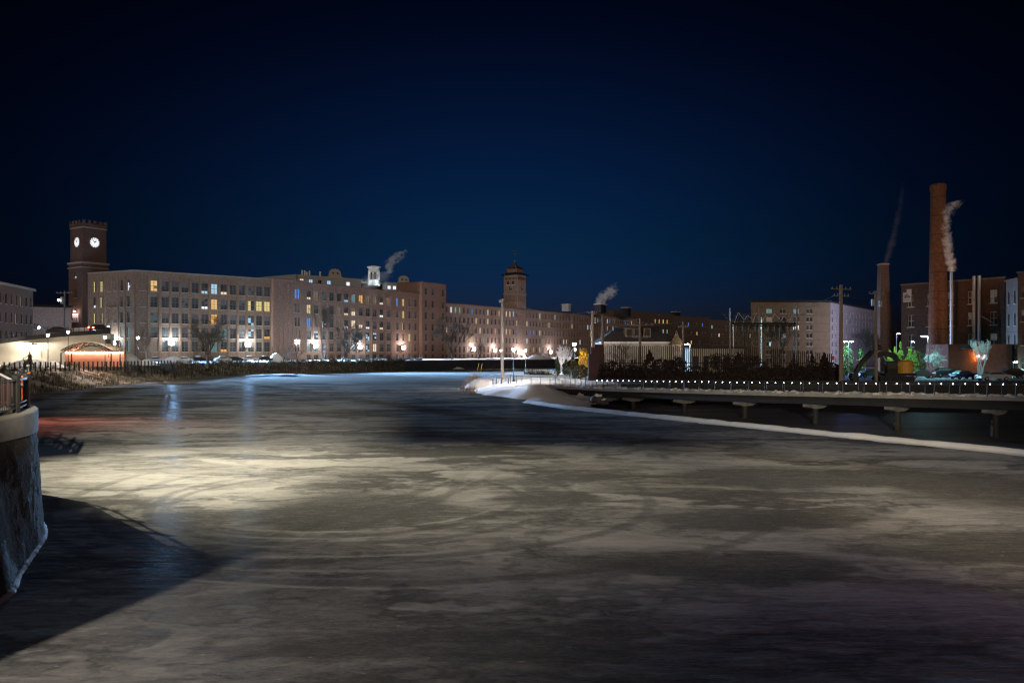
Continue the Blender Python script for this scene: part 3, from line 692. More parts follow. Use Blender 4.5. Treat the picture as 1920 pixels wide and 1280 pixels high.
for k in range(5):
    x = -hu-.35 + k*(2*hu+.7-.9)/4
    for q in ((x, x+.9, -hu-.35, -hu-.1), (x, x+.9, hu+.1, hu+.35)): mb.box(*q, 46.8, 47.7)
    if 0 < k < 4:
        for q in ((-hu-.35, -hu-.1, x, x+.9), (hu+.1, hu+.35, x, x+.9)): mb.box(*q, 46.8, 47.7)
mb.obj('battlement', M['tower_brick'], t)
dial(t, (0, -hu-.02, 40.9), 0, 1.5, True); dial(t, (-hu-.02, 0, 40.9), R(-90), 1.5, True)
add_windows(t, ops, lambda ci, ri: 'lowwhite' if ri == 3 else 'dark', 2, 4, single=True)
# lit entrance face with a name board
mb = MB(); mb.box(-hw-.16, -hw-.02, -1.9, 1.9, 15.6, 18.4); bd = mb.obj('name_board', M['white_paint'], t)
mb = MB()
for k in range(3): mb.box(-hw-.22, -hw-.165, -1.4+k*1.1, -.8+k*1.1, 16.0, 17.1); mb.box(-hw-.22, -hw-.165, -1.2+k*1.1, -.95+k*1.1, 17.6, 17.9)
mb.box(-hw-.22, -hw-.165, -1.85, 1.85, 15.6, 15.75); mb.obj('lettering', M['black'], bd)
for y in (-1.5, 1.5):
    mb = MB(); mb.box(-hw-1.3, -hw-1.05, y-.2, y+.2, 18.9, 19.1, 0); mb.box(-hw-1.32, -hw-1.03, y-.22, y+.22, 19.1, 19.2, 1); mb.tube((-hw-1.2,y,19.15), (-hw,y,19.3), .03, mi=1)
    mb.obj('sign_lamp', [LT['doorlamp'], M['black']], t)

# ---------------------------------------------------------------- second clock tower (pointed roof, weather vane)
s2 = line_s(b0, uB, 970); c2 = Vector((*b0, 0)) + Vector((uB.x, uB.y, 0))*(s2+4.0) + Vector((inB.x, inB.y, 0))*3.98
t = thing('clock_tower', 'slender brick clock tower with pointed roof and weather vane on the long mill', 'clock tower', c2, angB)
mb = MB(); hw = 4.0
square(mb, hw, ZL, 44.6)
for k in range(9):
    x = -3.6 + k*.82
    mb.box(-hw-.12, -hw-.005, x, x+.38, 42.3, 43.6, 1); mb.box(x, x+.38, -hw-.12, -hw-.005, 42.3, 43.6, 1)
    mb.box(-hw-.12, -hw-.005, x, x+.38, 31.2, 34.4, 2); mb.box(x, x+.38, -hw-.12, -hw-.005, 31.2, 34.4, 2)
mb.obj('shaft', [M['brick_lit'], M['brick_dark'], M['brick_old']], t)
mb = MB(); square(mb, hw+.3, 35.0, 35.5); mb.obj('string_course', M['stone'], t)
for y in (-1.5, 1.5):
    mb = MB(); mb.box(-hw-.06, -hw-.005, y-.7, y+.7, 39.9, 41.1); n = 9
    v = [(-hw-.06, y+.7*math.cos(math.pi*i/n), 41.1+.6*math.sin(math.pi*i/n)) for i in range(n+1)]; mb.add(v, [tuple(range(n+1))])
    w_ = mb.obj('window', M['glass_dark'], t); mb = MB(); mb.box(-hw-.2, -hw-.005, y-.9, y+.9, 39.6, 39.9); mb.obj('sill', M['white_paint'], w_)
dial(t, (-hw-.03, 0, 38.0), R(-90), 1.35, False, (.9, 1.0)); dial(t, (0, -hw-.03, 38.0), 0, 1.35, False, (.9, 1.0))
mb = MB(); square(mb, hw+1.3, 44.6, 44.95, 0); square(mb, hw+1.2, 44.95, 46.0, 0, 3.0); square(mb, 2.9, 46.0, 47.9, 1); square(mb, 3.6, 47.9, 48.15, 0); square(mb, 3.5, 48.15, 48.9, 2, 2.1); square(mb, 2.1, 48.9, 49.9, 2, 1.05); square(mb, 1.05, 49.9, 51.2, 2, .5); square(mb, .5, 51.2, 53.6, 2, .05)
mb.obj('roof', [M['roof_dark'], M['brick'], M['slate_lit']], t)
mb = MB(); mb.tube((0,0,53.4), (0,0,57.4), .07); mb.tube((-1.2,0,55.4), (1.2,0,55.4), .06); mb.tube((0,-1.2,55.4), (0,1.2,55.4), .06)
mb.tube((-1.5,0,57.0), (1.5,0,57.0), .09); mb.add([(1.3,-.02,56.6),(2.1,0,57.0),(1.3,.02,57.4),(-1.9,0,56.5),(-1.3,0,57.0),(-1.9,0,57.6)], [(0,1,2),(3,4,5)])
for x in (-1.2, 1.2): mb.ball((x,0,55.4), .18)
mb.obj('weather_vane', M['galv'], t)

# ---------------------------------------------------------------- pale long hall behind, with parapet gables, and the white cupola
hb = Vector((PX(505,330), 330)); he = Vector((PX(790,382), 382)); uh = (he-hb).normalized(); Lh = (he-hb).length
t = thing('long_hall', 'long cream hall with lit clerestory windows and curved parapet gables behind the mill roof', 'hall', (hb.x, hb.y, 0), math.atan2(uh.y, uh.x))
def hs(px): return line_s((hb.x, hb.y), uh, px)
mb = MB(); zt1 = PZ(516, 340)
pxw = (566,583,600,617,653,730,740,751)
cols = [(hs(p)-.9, hs(p)+.9) for p in pxw]
s0, s1, s2_, s3 = hs(554), hs(677), hs(724), hs(783)
ops = facade(mb, (s0,0), (s1,0), ZL, zt1, [(c_[0]-s0, c_[1]-s0) for c_ in cols if c_[1] < s1], [(zt1-3.2, zt1-1.5)])
ops += facade(mb, (s2_,0), (s3,0), ZL, zt1-.6, [(c_[0]-s2_, c_[1]-s2_) for c_ in cols if c_[0] > s2_], [(zt1-3.6, zt1-1.9)])
for (a, b, z) in ((s0, s1, zt1), (s2_, s3, zt1-.6)):
    facade(mb, (a,16), (a,0), ZL, z); facade(mb, (b,0), (b,16), ZL, z); mb.add([(a,0,z-.02),(b,0,z-.02),(b,16,z-.02),(a,16,z-.02)], [(0,1,2,3)])
    mb.box(a-.2, b+.2, -.3, 0, z-.6, z+.15, 1)
for px, zb_ in ((628, zt1), (757, zt1-.6)):
    sc = hs(px); v = []
    prof = [(-4.2,0),(-3.0,.5),(-2.6,2.6),(-1.6,3.4),(0,3.7),(1.6,3.4),(2.6,2.6),(3.0,.5),(4.2,0)]
    v = [(sc+x, -.35, zb_+.15+z) for x, z in prof] + [(sc+x, .35, zb_+.15+z) for x, z in prof]; n = len(prof)
    mb.add(v, [tuple(range(n)), tuple(range(2*n-1, n-1, -1))] + [(i, n+i, n+i+1, i+1) for i in range(n-1)], 1)
    for dx in (-1.1, 1.1): mb.ball((sc+dx, -.35, zb_+1.9), .42, mi=2)
mb.obj('wall', [M['panel_grey'], M['render_cream'], M['brick_dark']], t)
mb = MB(); a = hs(490); mb.prism([(a,-1),(s0-.1,-1),(s0-.1,16),(a,16)], ZL, lambda p: zt1-1.4+2.2*(p[0]-a)/(s0-a) - .6); mb.obj('roof', M['panel_grey'], t)
add_windows(t, ops, lambda ci, ri: rnd.choice(['white','cool','white','cream','dark']), 2, 1, True, single=True)
mb = MB(); a = hs(650)
mb.box(s1-2, s2_+2, 3, 15, ZL, zt1-1.2, 0); ws = hs(701); mb.add([(s1-2,3,zt1-1.2),(s2_+2,3,zt1-1.2),(s2_+2,15,zt1-1.2),(s1-2,15,zt1-1.2),(ws-3,8,zt1+1.0),(ws+3,8,zt1+1.0),(ws+3,11,zt1+1.0),(ws-3,11,zt1+1.0)], [(0,1,5,4),(1,2,6,5),(2,3,7,6),(3,0,4,7),(4,5,6,7)], 1)
mb.obj('link_roof', [M['roof_dark'], M['panel_grey']], t)
for k, px in enumerate((571,576,580,585,605)):
    mb = MB(); mb.box(hs(px)-.22, hs(px)+.22, 2, 2.5, zt1-.1, zt1+2.4-(k == 2)*.6, 0); mb.box(hs(px)-.12, hs(px)+.12, 2.1, 2.4, zt1-.1, zt1+.3, 1)
    tag(mb.obj('antenna_panel', [M['white_paint'], M['galv']], loc=(hb.x, hb.y, 0), rz=math.atan2(uh.y, uh.x)), ['leftmost white antenna panel in the row on the hall roof','second white antenna panel from the left on the hall roof','shortest white antenna panel on the hall roof','rightmost of the four clustered antenna panels on the hall roof','lone antenna panel near the first curved gable'][k], 'antenna')
Yc = 366; cc = P(701, 530, Yc)
t = thing('cupola', 'floodlit white cupola with arched openings above the pale hall roof', 'cupola', cc)
r0 = 10.5/F*Yc*1.0; zc = PZ(503, Yc) - cc.z
mb = MB(); mb.lathe((0,0,0), [(r0*1.15,-1.5),(r0*1.15,.5),(r0*1.02,.5),(r0*1.02,1.2)], 8); mb.lathe((0,0,0), [(r0*.98,zc-1.6),(r0*.98,zc)], 8)
for k in range(8):
    a = 2*math.pi*(k+.5)/8 + math.pi/8*0
    x, y = r0*.95*math.cos(a+math.pi/8), r0*.95*math.sin(a+math.pi/8); mb.tube((x,y,1.1), (x,y,zc-1.0), .22, .22, 6)
    x2, y2 = r0*.95*math.cos(a-math.pi/8), r0*.95*math.sin(a-math.pi/8)
    p_, q_ = Vector((x2,y2,zc-2.7)), Vector((x,y,zc-2.7)); m_ = (p_+q_)/2 + Vector((0,0,1.15))
    mb.tube(p_, m_, .15, .15, 5); mb.tube(m_, q_, .15, .15, 5)
mb.obj('lantern', M['white_paint'], t)
mb = MB(); mb.lathe((0,0,zc), [(r0*1.0,-.02),(r0*1.25,.35),(r0*1.3,.7),(r0*1.2,.75),(.1,1.3)], 8); mb.obj('roof', M['white_paint'], t)
mb = MB(); mb.lathe((0,0,0), [(r0*.55,1.15),(r0*.55,zc-1.6)], 8); mb.obj('dark_core', M['brick_dark'], t)  # drum coloured dark so the gaps between columns look shaded
for k, (dx, dy) in enumerate(((-3.6,-4.2),(3.2,-4.4))):
    mb = MB(); mb.box(-.35,.35,-.25,.05,.12,.55,1); mb.box(-.3,.3,.05,.10,.16,.52,0); mb.tube((0,0,-1.6),(0,0,.12),.05,mi=1)
    tag(mb.obj('floodlight', [LT['cupola'], M['black']], loc=cc + Vector((dx, dy, .2)), rz=.45 if dx > 0 else -.45), 'small cool floodlight aimed at the white cupola, ' + ('left one' if dx < 0 else 'right one'), 'floodlight')

# ---------------------------------------------------------------- left edge building, low shed
tD = {(5,3):'yellow',(4,2):'yellow',(1,3):'dim',(4,3):'dimwarm'}
block('dark brick block at the left edge with a pale eave and narrow windows', 'brick_building', 'building', -16, 62, 172, 196, 530, 172, M['tower_brick'], 8, 4, .95, 2.2, tbl=tD, zb=ZL, lit_p=0, z1=21.6, depth=12, nx=1, ny=2, single=False, pale=True)
mb = MB(); mb.box(-.3, 1, -.3, .05, 0, .5)
t = bpy.data.objects['brick_building']; Lq = (Vector((PX(62,196),196)) - Vector((PX(-16,172),172))).length
mb = MB(); mb.box(-.4, Lq+.4, -.55, -.3, 21.2, 21.75); mb.obj('eave', M['stone'], t)
tE = block('low brick shed with a dark flat roof between the left block and the clock tower', 'brick_shed', 'shed', 58, 134, 236, 242, 577, 236, M['tower_brick'], 4, 2, 1.2, 1.8, zb=ZL, lit_p=0)
mb = MB(); mb.box(1, 11, 2, 8, 16, 20.3); mb.box(.8, 11.2, 1.8, 8.2, 20.3, 20.5); mb.obj('roof_box', M['roof_dark'], tE)

# ================================================================== lamps
def street_lamp(label, px, ytop, Y, zb, group='globe street lamps along the river walk', m='street', r=.19):
    x = PX(px, Y); zt = PZ(ytop, Y)
    t = thing('street_lamp', label, 'street lamp', (x, Y, zb), 0, group); h = zt - zb
    mb = MB(); mb.lathe((0,0,0), [(.26,0),(.26,.12),(.16,.3),(.13,.9),(.075,1.05)], 8); mb.obj('base', M['black'], t)
    mb = MB(); mb.lathe((0,0,0), [(.075,1.0),(.055,h-.45),(.12,h-.35),(.12,h-.28)], 8); mb.obj('pole', M['black'], t)
    mb = MB(); mb.lathe((0,0,h), [(.10,-.28),(r,-.08),(r*1.05,.08),(r*.75,.26),(.05,.36)], 10); mb.obj('globe', LT[m], t)
    mb = MB(); mb.lathe((0,0,h), [(r*1.15,.16),(r*.9,.32),(.09,.42),(.03,.56)], 8); mb.obj('cap', M['black'], t)
    return t
street_lamp('lamp post standing behind the bollard fence in front of the ramp wall', 90, 628, 146, ZL)
street_lamp('lamp post left of the arched pavilion, in front of the blue lit barrier', 128, 622, 154, ZL)
street_lamp('lamp post in front of the right end of the arched pavilion', 197, 632, 156, ZL)
street_lamp('lamp post right of the arched pavilion, beside the snow heap', 258.5, 633, 162, ZL)
street_lamp('tallest lamp post on the snowy promontory beside the footbridge railing', 963, 655, 133, ZR, m='bright')
street_lamp('thin lamp post behind the promontory lamp, before the snowy hedge', 985.5, 657, 178, ZR)
street_lamp('lamp post with a large globe among the evergreens', 1077, 645, 150, ZR, r=.34)
street_lamp('short lamp post behind the evergreens, below the large globe', 1078.5, 655, 188, ZR)
street_lamp('lamp post at the far riverbank right of the lit pole', 939, 657, 300, ZL)

def wall_flood(label, px, py, off=.5, m='cool', w=1.7):
    s = line_s(b0, uB, px) if px > 508 else line_s(cA, uA, px)
    if px > 252: o, u = (b0, uB) if px > 508 else (cA, uA)
    else: s = line_s(lA, uL, px); o, u = lA, uL
    n_ = Vector((u.y, -u.x)); p = Vector(o) + u*s + n_*off
    t = thing('wall_floodlight', label, 'floodlight', (p.x, p.y, PZ(py, p.y)), math.atan2(u.y, u.x), 'floodlights along the mill wall')
    mb = MB(); mb.box(-w/2, w/2, -.15, .05, -.56, .62); mb.tube((0,0,.1), (0,off+.05,.1), .08); mb.obj('housing', M['black'], t)
    mb = MB(); mb.add([(-w/2+.04,-.17,-.55),(w/2-.04,-.17,-.55),(w/2-.04,-.40,.60),(-w/2+.04,-.40,.60)], [(0,1,2,3)])
    mb.obj('lens', LT[m], t)
    q = p + n_*.6
    l = lamp('floodlight_beam', 'SPOT', (q.x, q.y, PZ(py, p.y)), 2300000 if m == 'cool' else 800000, (.30,.58,1.0) if m == 'cool' else (.62,.70,1.0), .35, (p.x+n_.x*30-2, p.y+n_.y*30-7, 0), 46, 1.0)
    l.parent = None
    return t
names = ['floodlight on the narrow end wall of the mill beside the pavilion', 'floodlight low on the mill front, first right of the pavilion', 'floodlight on the mill front right of the spreading bare tree',
         'floodlight on the windowless stair block above a lit window', 'floodlight on the pilaster next to the stair block', 'floodlight behind the leaning bare tree', 'floodlight on the narrow window wing left of the stair tower',
         'floodlight at the foot of the tall stair tower', 'floodlight right of the stair tower near the slender bare tree', 'floodlight left of the lit utility pole', 'floodlight right of the lit utility pole behind the promontory lamp', 'lower floodlight near the far end of the black river wall', 'floodlight beside the frosted tree', ]
for lab, (px, py, m) in zip(names, ((219,643,'cool'),(319,643,'cool'),(462,646,'cool'),(553,641,'cool'),(588,649,'cool'),(671,651,'cool'),(752,652,'pink'),(813,653,'pink'),(884,655,'pink'),(924,657,'pink'),(969,661,'pink'),(979,669,'pink'),(1029,660,'pink'))):
    wall_flood(lab, px, py, m=m, off=.9 if m == 'cool' else 1.1)

# ================================================================== ramp, pavilion, statue, left park
Yr0, Yr1 = 168.0, 178.0
ra, rb = Vector((PX(-60,Yr0), Yr0)), Vector((PX(207,Yr1), Yr1)); ur = (rb-ra).normalized(); Lr = (rb-ra).length
t = thing('road_ramp', 'tan concrete road ramp rising behind the lawn with a dark railing', 'ramp', (ra.x, ra.y, 0), math.atan2(ur.y, ur.x))
def rz_(s): return 7.1 + (10.4-7.1)*(s/Lr) + .45*math.sin(math.pi*s/Lr)
mb = MB(); N = 24
for k in range(N):
    s0_, s1_ = Lr*k/N, Lr*(k+1)/N
    mb.add([(s0_,0,ZL-.5),(s1_,0,ZL-.5),(s1_,0,rz_(s1_)),(s0_,0,rz_(s0_)),(s0_,9,rz_(s0_)),(s1_,9,rz_(s1_)),(s0_,9,ZL-.5),(s1_,9,ZL-.5)], [(0,1,2,3),(3,2,5,4),(4,5,7,6)])
mb.quad((Lr,0,ZL-.5),(Lr,9,ZL-.5),(Lr,9,rz_(Lr)),(Lr,0,rz_(Lr)))
for k in range(1, 12): s_ = Lr*k/12; mb.box(s_-.03, s_+.03, -.012, .02, ZL, rz_(s_)-.3, 1)
mb.obj('retaining_face', [M['concrete_tan'], M['concrete']], t)
mb = MB()
for k in range(N):
    s0_, s1_ = Lr*k/N, Lr*(k+1)/N
    mb.add([(s0_,-.25,rz_(s0_)),(s1_,-.25,rz_(s1_)),(s1_,.2,rz_(s1_)),(s0_,.2,rz_(s0_)),(s0_,-.25,rz_(s0_)+.95),(s1_,-.25,rz_(s1_)+.95),(s1_,.2,rz_(s1_)+.95),(s0_,.2,rz_(s0_)+.95)], [(0,1,5,4),(4,5,6,7),(2,3,7,6),(1,0,3,2)])
mb.obj('parapet', M['steel_dark'], t)
mb = MB()
for k in range(27):
    s_ = Lr*k/26; mb.box(s_-.06, s_+.06, -.1, .02, rz_(s_)+.95, rz_(s_)+1.75)
for k in range(26):
    s0_, s1_ = Lr*k/26, Lr*(k+1)/26
    for h_ in (1.25, 1.75): mb.tube((s0_,-.04,rz_(s0_)+h_), (s1_,-.04,rz_(s1_)+h_), .05, n=4)
mb.obj('railing', M['black'], t)
mb = MB(); sA_, sB_ = Lr*.62, Lr*.97
for k in range(10):
    q0, q1 = sA_+(sB_-sA_)*k/10, sA_+(sB_-sA_)*(k+1)/10
    mb.add([(q0,8.4,rz_(q0)),(q1,8.4,rz_(q1)),(q1,8.4,rz_(q1)+2.0),(q0,8.4,rz_(q0)+2.0),(q1,8.8,rz_(q1)+2.0),(q0,8.8,rz_(q0)+2.0)], [(0,1,2,3),(3,2,4,5)])
mb.obj('snowy_barrier', M['snow'], t)
lamp('apartment_street_lamp', 'SPOT', (118,226,13), 46000, (.84,.82,1.0), .3, (112,272,11), 110, .8)
lamp('blue_road_lamp', 'SPOT', (-96,181,14.5), 9000, (.45,.68,1.0), .2, (-94,188,11), 75, .8)
# wall floodlight on the ramp
p = P(50, 646, 168.5)
t = thing('wall_floodlight', 'dazzling warm floodlight at the top of the ramp wall', 'floodlight', p)
mb = MB(); mb.box(-1.2, 1.2, -.25, 1.6, .06, .3); mb.obj('housing', M['black'], t)
mb = MB(); mb.add([(-1.1,-.55,.0),(1.1,-.55,.0),(1.1,.0,-.25),(-1.1,.0,-.25)], [(0,1,2,3)]); mb.add([(-1.1,-.55,0),(1.1,-.55,0),(1.1,-.25,.2),(-1.1,-.25,.2)],[(0,1,2,3)]); mb.obj('lens', LT['warmflood'], t)

# sign hung at the end of the ramp, purple street light on the ramp
p = P(203, 641, 164); mb = MB(); mb.box(-.55,.55,-.05,.05,-.35,.6); mb.box(-.5,.5,-.06,-.052,-.3,.55,1); mb.tube((0,.06,-3.2),(0,.06,.6),.05)
tag(mb.obj('board_sign', [M['black'], M['steel_dark']], loc=p), 'dark square board sign on a post at the right end of the ramp', 'sign')
p = P(73, 614, 182); t = thing('ramp_lamp', 'small violet lamp post on the ramp left of the unlit car', 'street lamp', (p.x, p.y, 8.6))
mb = MB(); mb.tube((0,0,0),(0,0,p.z-8.75),.06); mb.obj('pole', M['black'], t)
mb = MB(); mb.ball((0,0,p.z-8.6), .24, 8, 6); mb.obj('globe', ltmat('violet_lamp', (.72,.62,1), 160), t)
# arched pavilion
Yp = 158; p0 = P(114, 683, Yp); p0.z = ZL; Lp = PX(210, Yp+2) - PX(110, Yp)
t = thing('pavilion', 'open pavilion with a bowed truss roof and glowing orange brick back wall', 'pavilion', p0, R(8))
zs, za = PZ(657, Yp)-ZL, PZ(641.5, Yp)-ZL
def arc(s): k = (s/Lp-.5)*2; return zs + (za-zs)*(1-k*k)
NS = 16
mb = MB()
for k in range(NS):
    a, b = Lp*k/NS, Lp*(k+1)/NS
    mb.add([(a,0,arc(a)),(b,0,arc(b)),(b,7.5,arc(b)),(a,7.5,arc(a)),(a,0,arc(a)+.12),(b,0,arc(b)+.12),(b,7.5,arc(b)+.12),(a,7.5,arc(a)+.12)], [(3,2,1,0),(4,5,6,7),(0,1,5,4),(2,3,7,6)])
mb.obj('roof', mat('pale_timber', (.52,.40,.28), .8), t)
for y in (-.15, 2.4, 5.0):
    mb = MB()
    for k in range(NS):
        a, b = Lp*k/NS, Lp*(k+1)/NS; d = .62
        mb.tube((a,y,arc(a)-.02), (b,y,arc(b)-.02), .07, n=5); mb.tube((a,y,arc(a)-d), (b,y,arc(b)-d), .06, n=5)
        mb.tube((a,y,arc(a)-(d if k % 2 else 0)), (b,y,arc(b)-(0 if k % 2 else d)), .045, n=4)
    mb.obj('truss', M['steel_dark'], t)
for x in (.1, Lp-.1):
    for y in (-.15, 5.0):
        mb = MB(); mb.box(x-.1, x+.1, y-.1, y+.1, 0, arc(x)-.5); mb.obj('post', M['steel_dark'], t)
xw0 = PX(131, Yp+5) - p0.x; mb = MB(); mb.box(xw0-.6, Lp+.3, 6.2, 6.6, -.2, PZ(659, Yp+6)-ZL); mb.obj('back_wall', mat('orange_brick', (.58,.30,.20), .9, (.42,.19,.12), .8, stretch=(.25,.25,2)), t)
mb = MB(); mb.box(xw0-.4, Lp, 5.85, 6.05, PZ(660,Yp+6)-ZL-.15, PZ(660,Yp+6)-ZL); mb.obj('strip_lamp', LT['strip'], t)

# bronze statue of a mill worker by a bench loom
p0 = P(53, 690, 138); p0.z = ZL-.05
t = thing('statue', 'weathered bronze statue of a woman in a long dress working at a bench', 'statue', p0)
mb = MB()
mb.lathe((.25,0,0), [(.52,.72),(.50,.95),(.40,1.4),(.27,1.85),(.25,1.98),(.29,2.15),(.31,2.32),(.24,2.45),(.09,2.52),(.085,2.6)], 12)
mb.ball((.24,-.02,2.74), .145, 10, 8, sz=1.25)
mb.lathe((.24,0,2.80), [(.20,0),(.19,.05),(.11,.09),(.09,.14),(.02,.15)], 10)
mb.tube((.0,0,2.36), (-.18,-.1,2.0), .085, .06, 8); mb.tube((-.18,-.1,2.0), (-.5,-.15,1.88), .06, .045, 8); mb.ball((-.52,-.15,1.88), .06)
mb.tube((.5,0,2.36), (.72,-.08,2.08), .085, .06, 8); mb.tube((.72,-.08,2.08), (.68,-.25,1.8), .06, .045, 8); mb.ball((.68,-.25,1.79), .06)
mb.obj('figure', M['bronze'], t, smooth=True)
mb = MB(); mb.box(-.75,.85,-.35,.35,.72,1.0); mb.box(-1.15,1.25,-.22,.22,.25,.42); mb.tube((-.55,-.1,1.0),(-.75,-.1,1.95),.06); mb.tube((-.75,-.1,1.45),(-.3,-.1,1.6),.05); mb.ball((-.85,-.1,1.55),.10); mb.box(-.65,-.1,-.2,.2,1.0,1.35)
mb.obj('bench', M['bronze'], t)
for x in (-.62,.74):
    for y in (-.28,.28): mb = MB(); mb.box(x-.09,x+.09,y-.07,y+.07,-.1,.72); mb.obj('leg', M['bronze'], t)

# bollard fence along the river walk
pts = [P(px, py, Y) for px, py, Y in ((-12,693,134),(95,690,137),(200,684,142),(265,680,150),(320,676,165))]
t = thing('bollard_fence', 'row of short dark posts linked by cable along the left riverbank path', 'fence', (pts[0].x, pts[0].y, 0))
o = pts[0]; posts = []
for a, b, n_ in zip(pts, pts[1:], (11,12,10,9)):
    posts += [a.lerp(b, k/n_) for k in range(n_)]
posts.append(pts[-1])
pm = MB(); pm.box(-.09,.09,-.09,.09,-.5,1.05); pm.box(-.11,.11,-.11,.11,1.05,1.12); pm = pm.mesh('post', M['black'])
for q in posts: put('post', pm, t, (q.x-o.x, q.y-o.y, ZL+.02))
mb = MB()
for a, b in zip(posts, posts[1:]):
    for h_ in (.35,.65,.95): mb.tube((a.x-o.x,a.y-o.y,ZL+h_), (b.x-o.x,b.y-o.y,ZL+h_), .018, n=4)
mb.obj('cable', M['galv'], t)
def mound(label, px, py, Y, w, h, zb, name='snow_heap', m='snow'):
    mb = MB(); c_ = P(px, py, Y); n, k = 18, 6; rg = random.Random(int(px*7)); v = [(0,0,h*.98)]; f = []
    for j in range(1, k+1):
        for i in range(n):
            a = 2*math.pi*i/n; rr = w*j/k*(1+.22*noise.noise((math.cos(a)*1.7+px, math.sin(a)*1.7, 0))); zz = h*(math.cos(math.pi*j/k)*.5+.5) + h*.2*noise.noise((rr*1.4*math.cos(a)+px, rr*1.4*math.sin(a), 2))*(j < k)
            v.append((rr*math.cos(a), rr*math.sin(a)*.6, zz - (.15 if j == k else 0)))
    for i in range(n): f.append((0, 1+i, 1+(i+1) % n))
    for j in range(k-1):
        for i in range(n): f.append((1+j*n+i, 1+(j+1)*n+i, 1+(j+1)*n+(i+1) % n, 1+j*n+(i+1) % n))
    mb.add(v, f); return tag(mb.obj(name, M[m], smooth=True, loc=(c_.x, Y, zb)), label, 'snow heap', 'ploughed snow heaps')
mound('long bright snow heap against the ramp wall behind the statue', 55, 672, 152, 6.5, 1.5, ZL)
mound('lower snow heap left of the pavilion post', 98, 678, 152, 3.0, 1.1, ZL)
mound('snow heap between the pavilion and the mill end wall', 240, 668, 190, 4.6, 2.6, ZL)
mound('snow heap right of the fourth lamp post', 275, 672, 178, 2.8, 1.3, ZL)
mound('snow heap below the first mill front floodlight', 325, 672, 205, 5.0, 1.7, ZL)
mound('tall snow heap beside the stair block', 519, 676, 246, 3.4, 2.6, ZL)
mound('snow heap on the bank beside the dark tree by the far river wall', 850, 689, 287, 4.6, 1.2, .4)
mound('snow heap behind the hedge at the far side of the river', 1008, 676, 318, 6, 2.0, ZL)
mound('snow heap at the far side left of the frosted tree', 1022, 677, 322, 4, 2.4, ZL)

# ================================================================== cars
def car_meshes(col):
    bm = mat('car_paint', col, .3, spec=.6); L, w, = 4.5, .88
    prof = [(-2.25,.35),(-2.25,.75),(-2.1,.95),(-1.55,1.02),(-.95,1.45),(.55,1.48),(1.25,1.05),(2.1,.88),(2.25,.65),(2.25,.35)]
    mb = MB(); n = len(prof)
    def ins(z): return w if z < .9 else w - .30*(z-.9)/.58
    v = [(x, -ins(z), z) for x, z in prof] + [(x, ins(z), z) for x, z in prof]
    mb.add(v, [tuple(range(n)), tuple(range(2*n-1, n-1, -1))] + [(i, i+n, (i+1) % n+n, (i+1) % n) for i in range(n)])
    body = mb.mesh('body', bm)
    mb = MB()
    for sgn in (-1, 1):
        q = lambda x, z: (x, sgn*(ins(z)+.012), z)
        mb.add([q(-1.40,1.04), q(-.90,1.38), q(.5,1.40), q(1.08,1.06)], [(0,1,2,3)])
    mb.add([(-1.50,-.72,1.07),(-1.50,.72,1.07),(-1.00,.60,1.43),(-1.00,-.60,1.43)], [(0,1,2,3)]); mb.add([(1.22,-.72,1.09),(1.22,.72,1.09),(.63,.60,1.45),(.63,-.60,1.45)], [(0,1,2,3)])
    glass = mb.mesh('glass', M['glass_dark'])
    mb = MB(); a = 12
    mb.tube((0,-.1,0),(0,.1,0),.33,n=14); wheel = mb.mesh('wheel', M['rubber'])
    mb = MB(); mb.tube((0,-.115,0),(0,.115,0),.19,n=10); rim = mb.mesh('rim', M['galv'])
    mb = MB(); mb.box(-.05,.05,-.2,.2,-.09,.09); tl = mb.mesh('tail_light', mat('red_lens', (.3,.01,.01), .3)); mb = MB(); mb.box(-.05,.05,-.2,.2,-.08,.08); hl = mb.mesh('headlight', mat('clear_lens', (.5,.5,.5), .2))
    mb = MB(); mb.add([(-.95,-.58,1.47),(-.95,.58,1.47),(.5,.58,1.50),(.5,-.58,1.50),(-.85,-.5,1.58),(-.85,.5,1.58),(.4,.5,1.6),(.4,-.5,1.6)], [(4,7,6,5),(0,3,7,4),(3,2,6,7),(2,1,5,6),(1,0,4,5)]); snow = mb.mesh('snow_cap', M['snow'])
    return body, glass, wheel, rim, tl, hl, snow
_cars = {}
def car(label, loc, rz, col, scale=(1,1,1), snow=False, group='cars parked by the mill', lit_=False):
    if col not in _cars: _cars[col] = car_meshes(col)
    b, g, wh, ri, tl, hl, sn = _cars[col]
    t = thing('parked_car' if not lit_ else 'car', label, 'car', loc, rz, group); t.scale = scale
    put('body', b, t); put('glass', g, t)
    for x in (-1.4, 1.4):
        for y in (-.8, .8): w_ = put('wheel', wh, t, (x, y, .33)); put('rim', ri, w_)
    for y in (-.6, .6):
        o_ = put('tail_light', tl, t, (-2.23, y, .82)); put('headlight', hl, t, (2.2, y, .70))
        if lit_:
            me = MB(); me.box(-.06,.04,-.2,.2,-.14,.14); o_.data = me.mesh('tail_light', LT['red'])
    if snow: put('snow_cap', sn, t)
    return t
c_ = Vector((ra.x, ra.y, 0)) + Vector((ur.x, ur.y, 0))*(Lr*.90) + Vector((-ur.y, ur.x, 0))*5.0
car('dark car driving away over the ramp with glowing red tail lights', (c_.x, c_.y, rz_(Lr*.90)+.75), math.atan2(ur.y, ur.x)+R(48), (.03,.006,.008), (1,1.05,1.1), lit_=True, group='cars on the ramp')
c_ = Vector((ra.x, ra.y, 0)) + Vector((ur.x, ur.y, 0))*(Lr*.60) + Vector((-ur.y, ur.x, 0))*5.0
car('dark unlit car on the ramp left of the blue lit barrier', (c_.x, c_.y, rz_(Lr*.6)+.6), math.atan2(ur.y, ur.x), (.012,.012,.014), (1.1,1.05,1.25), group='cars on the ramp')
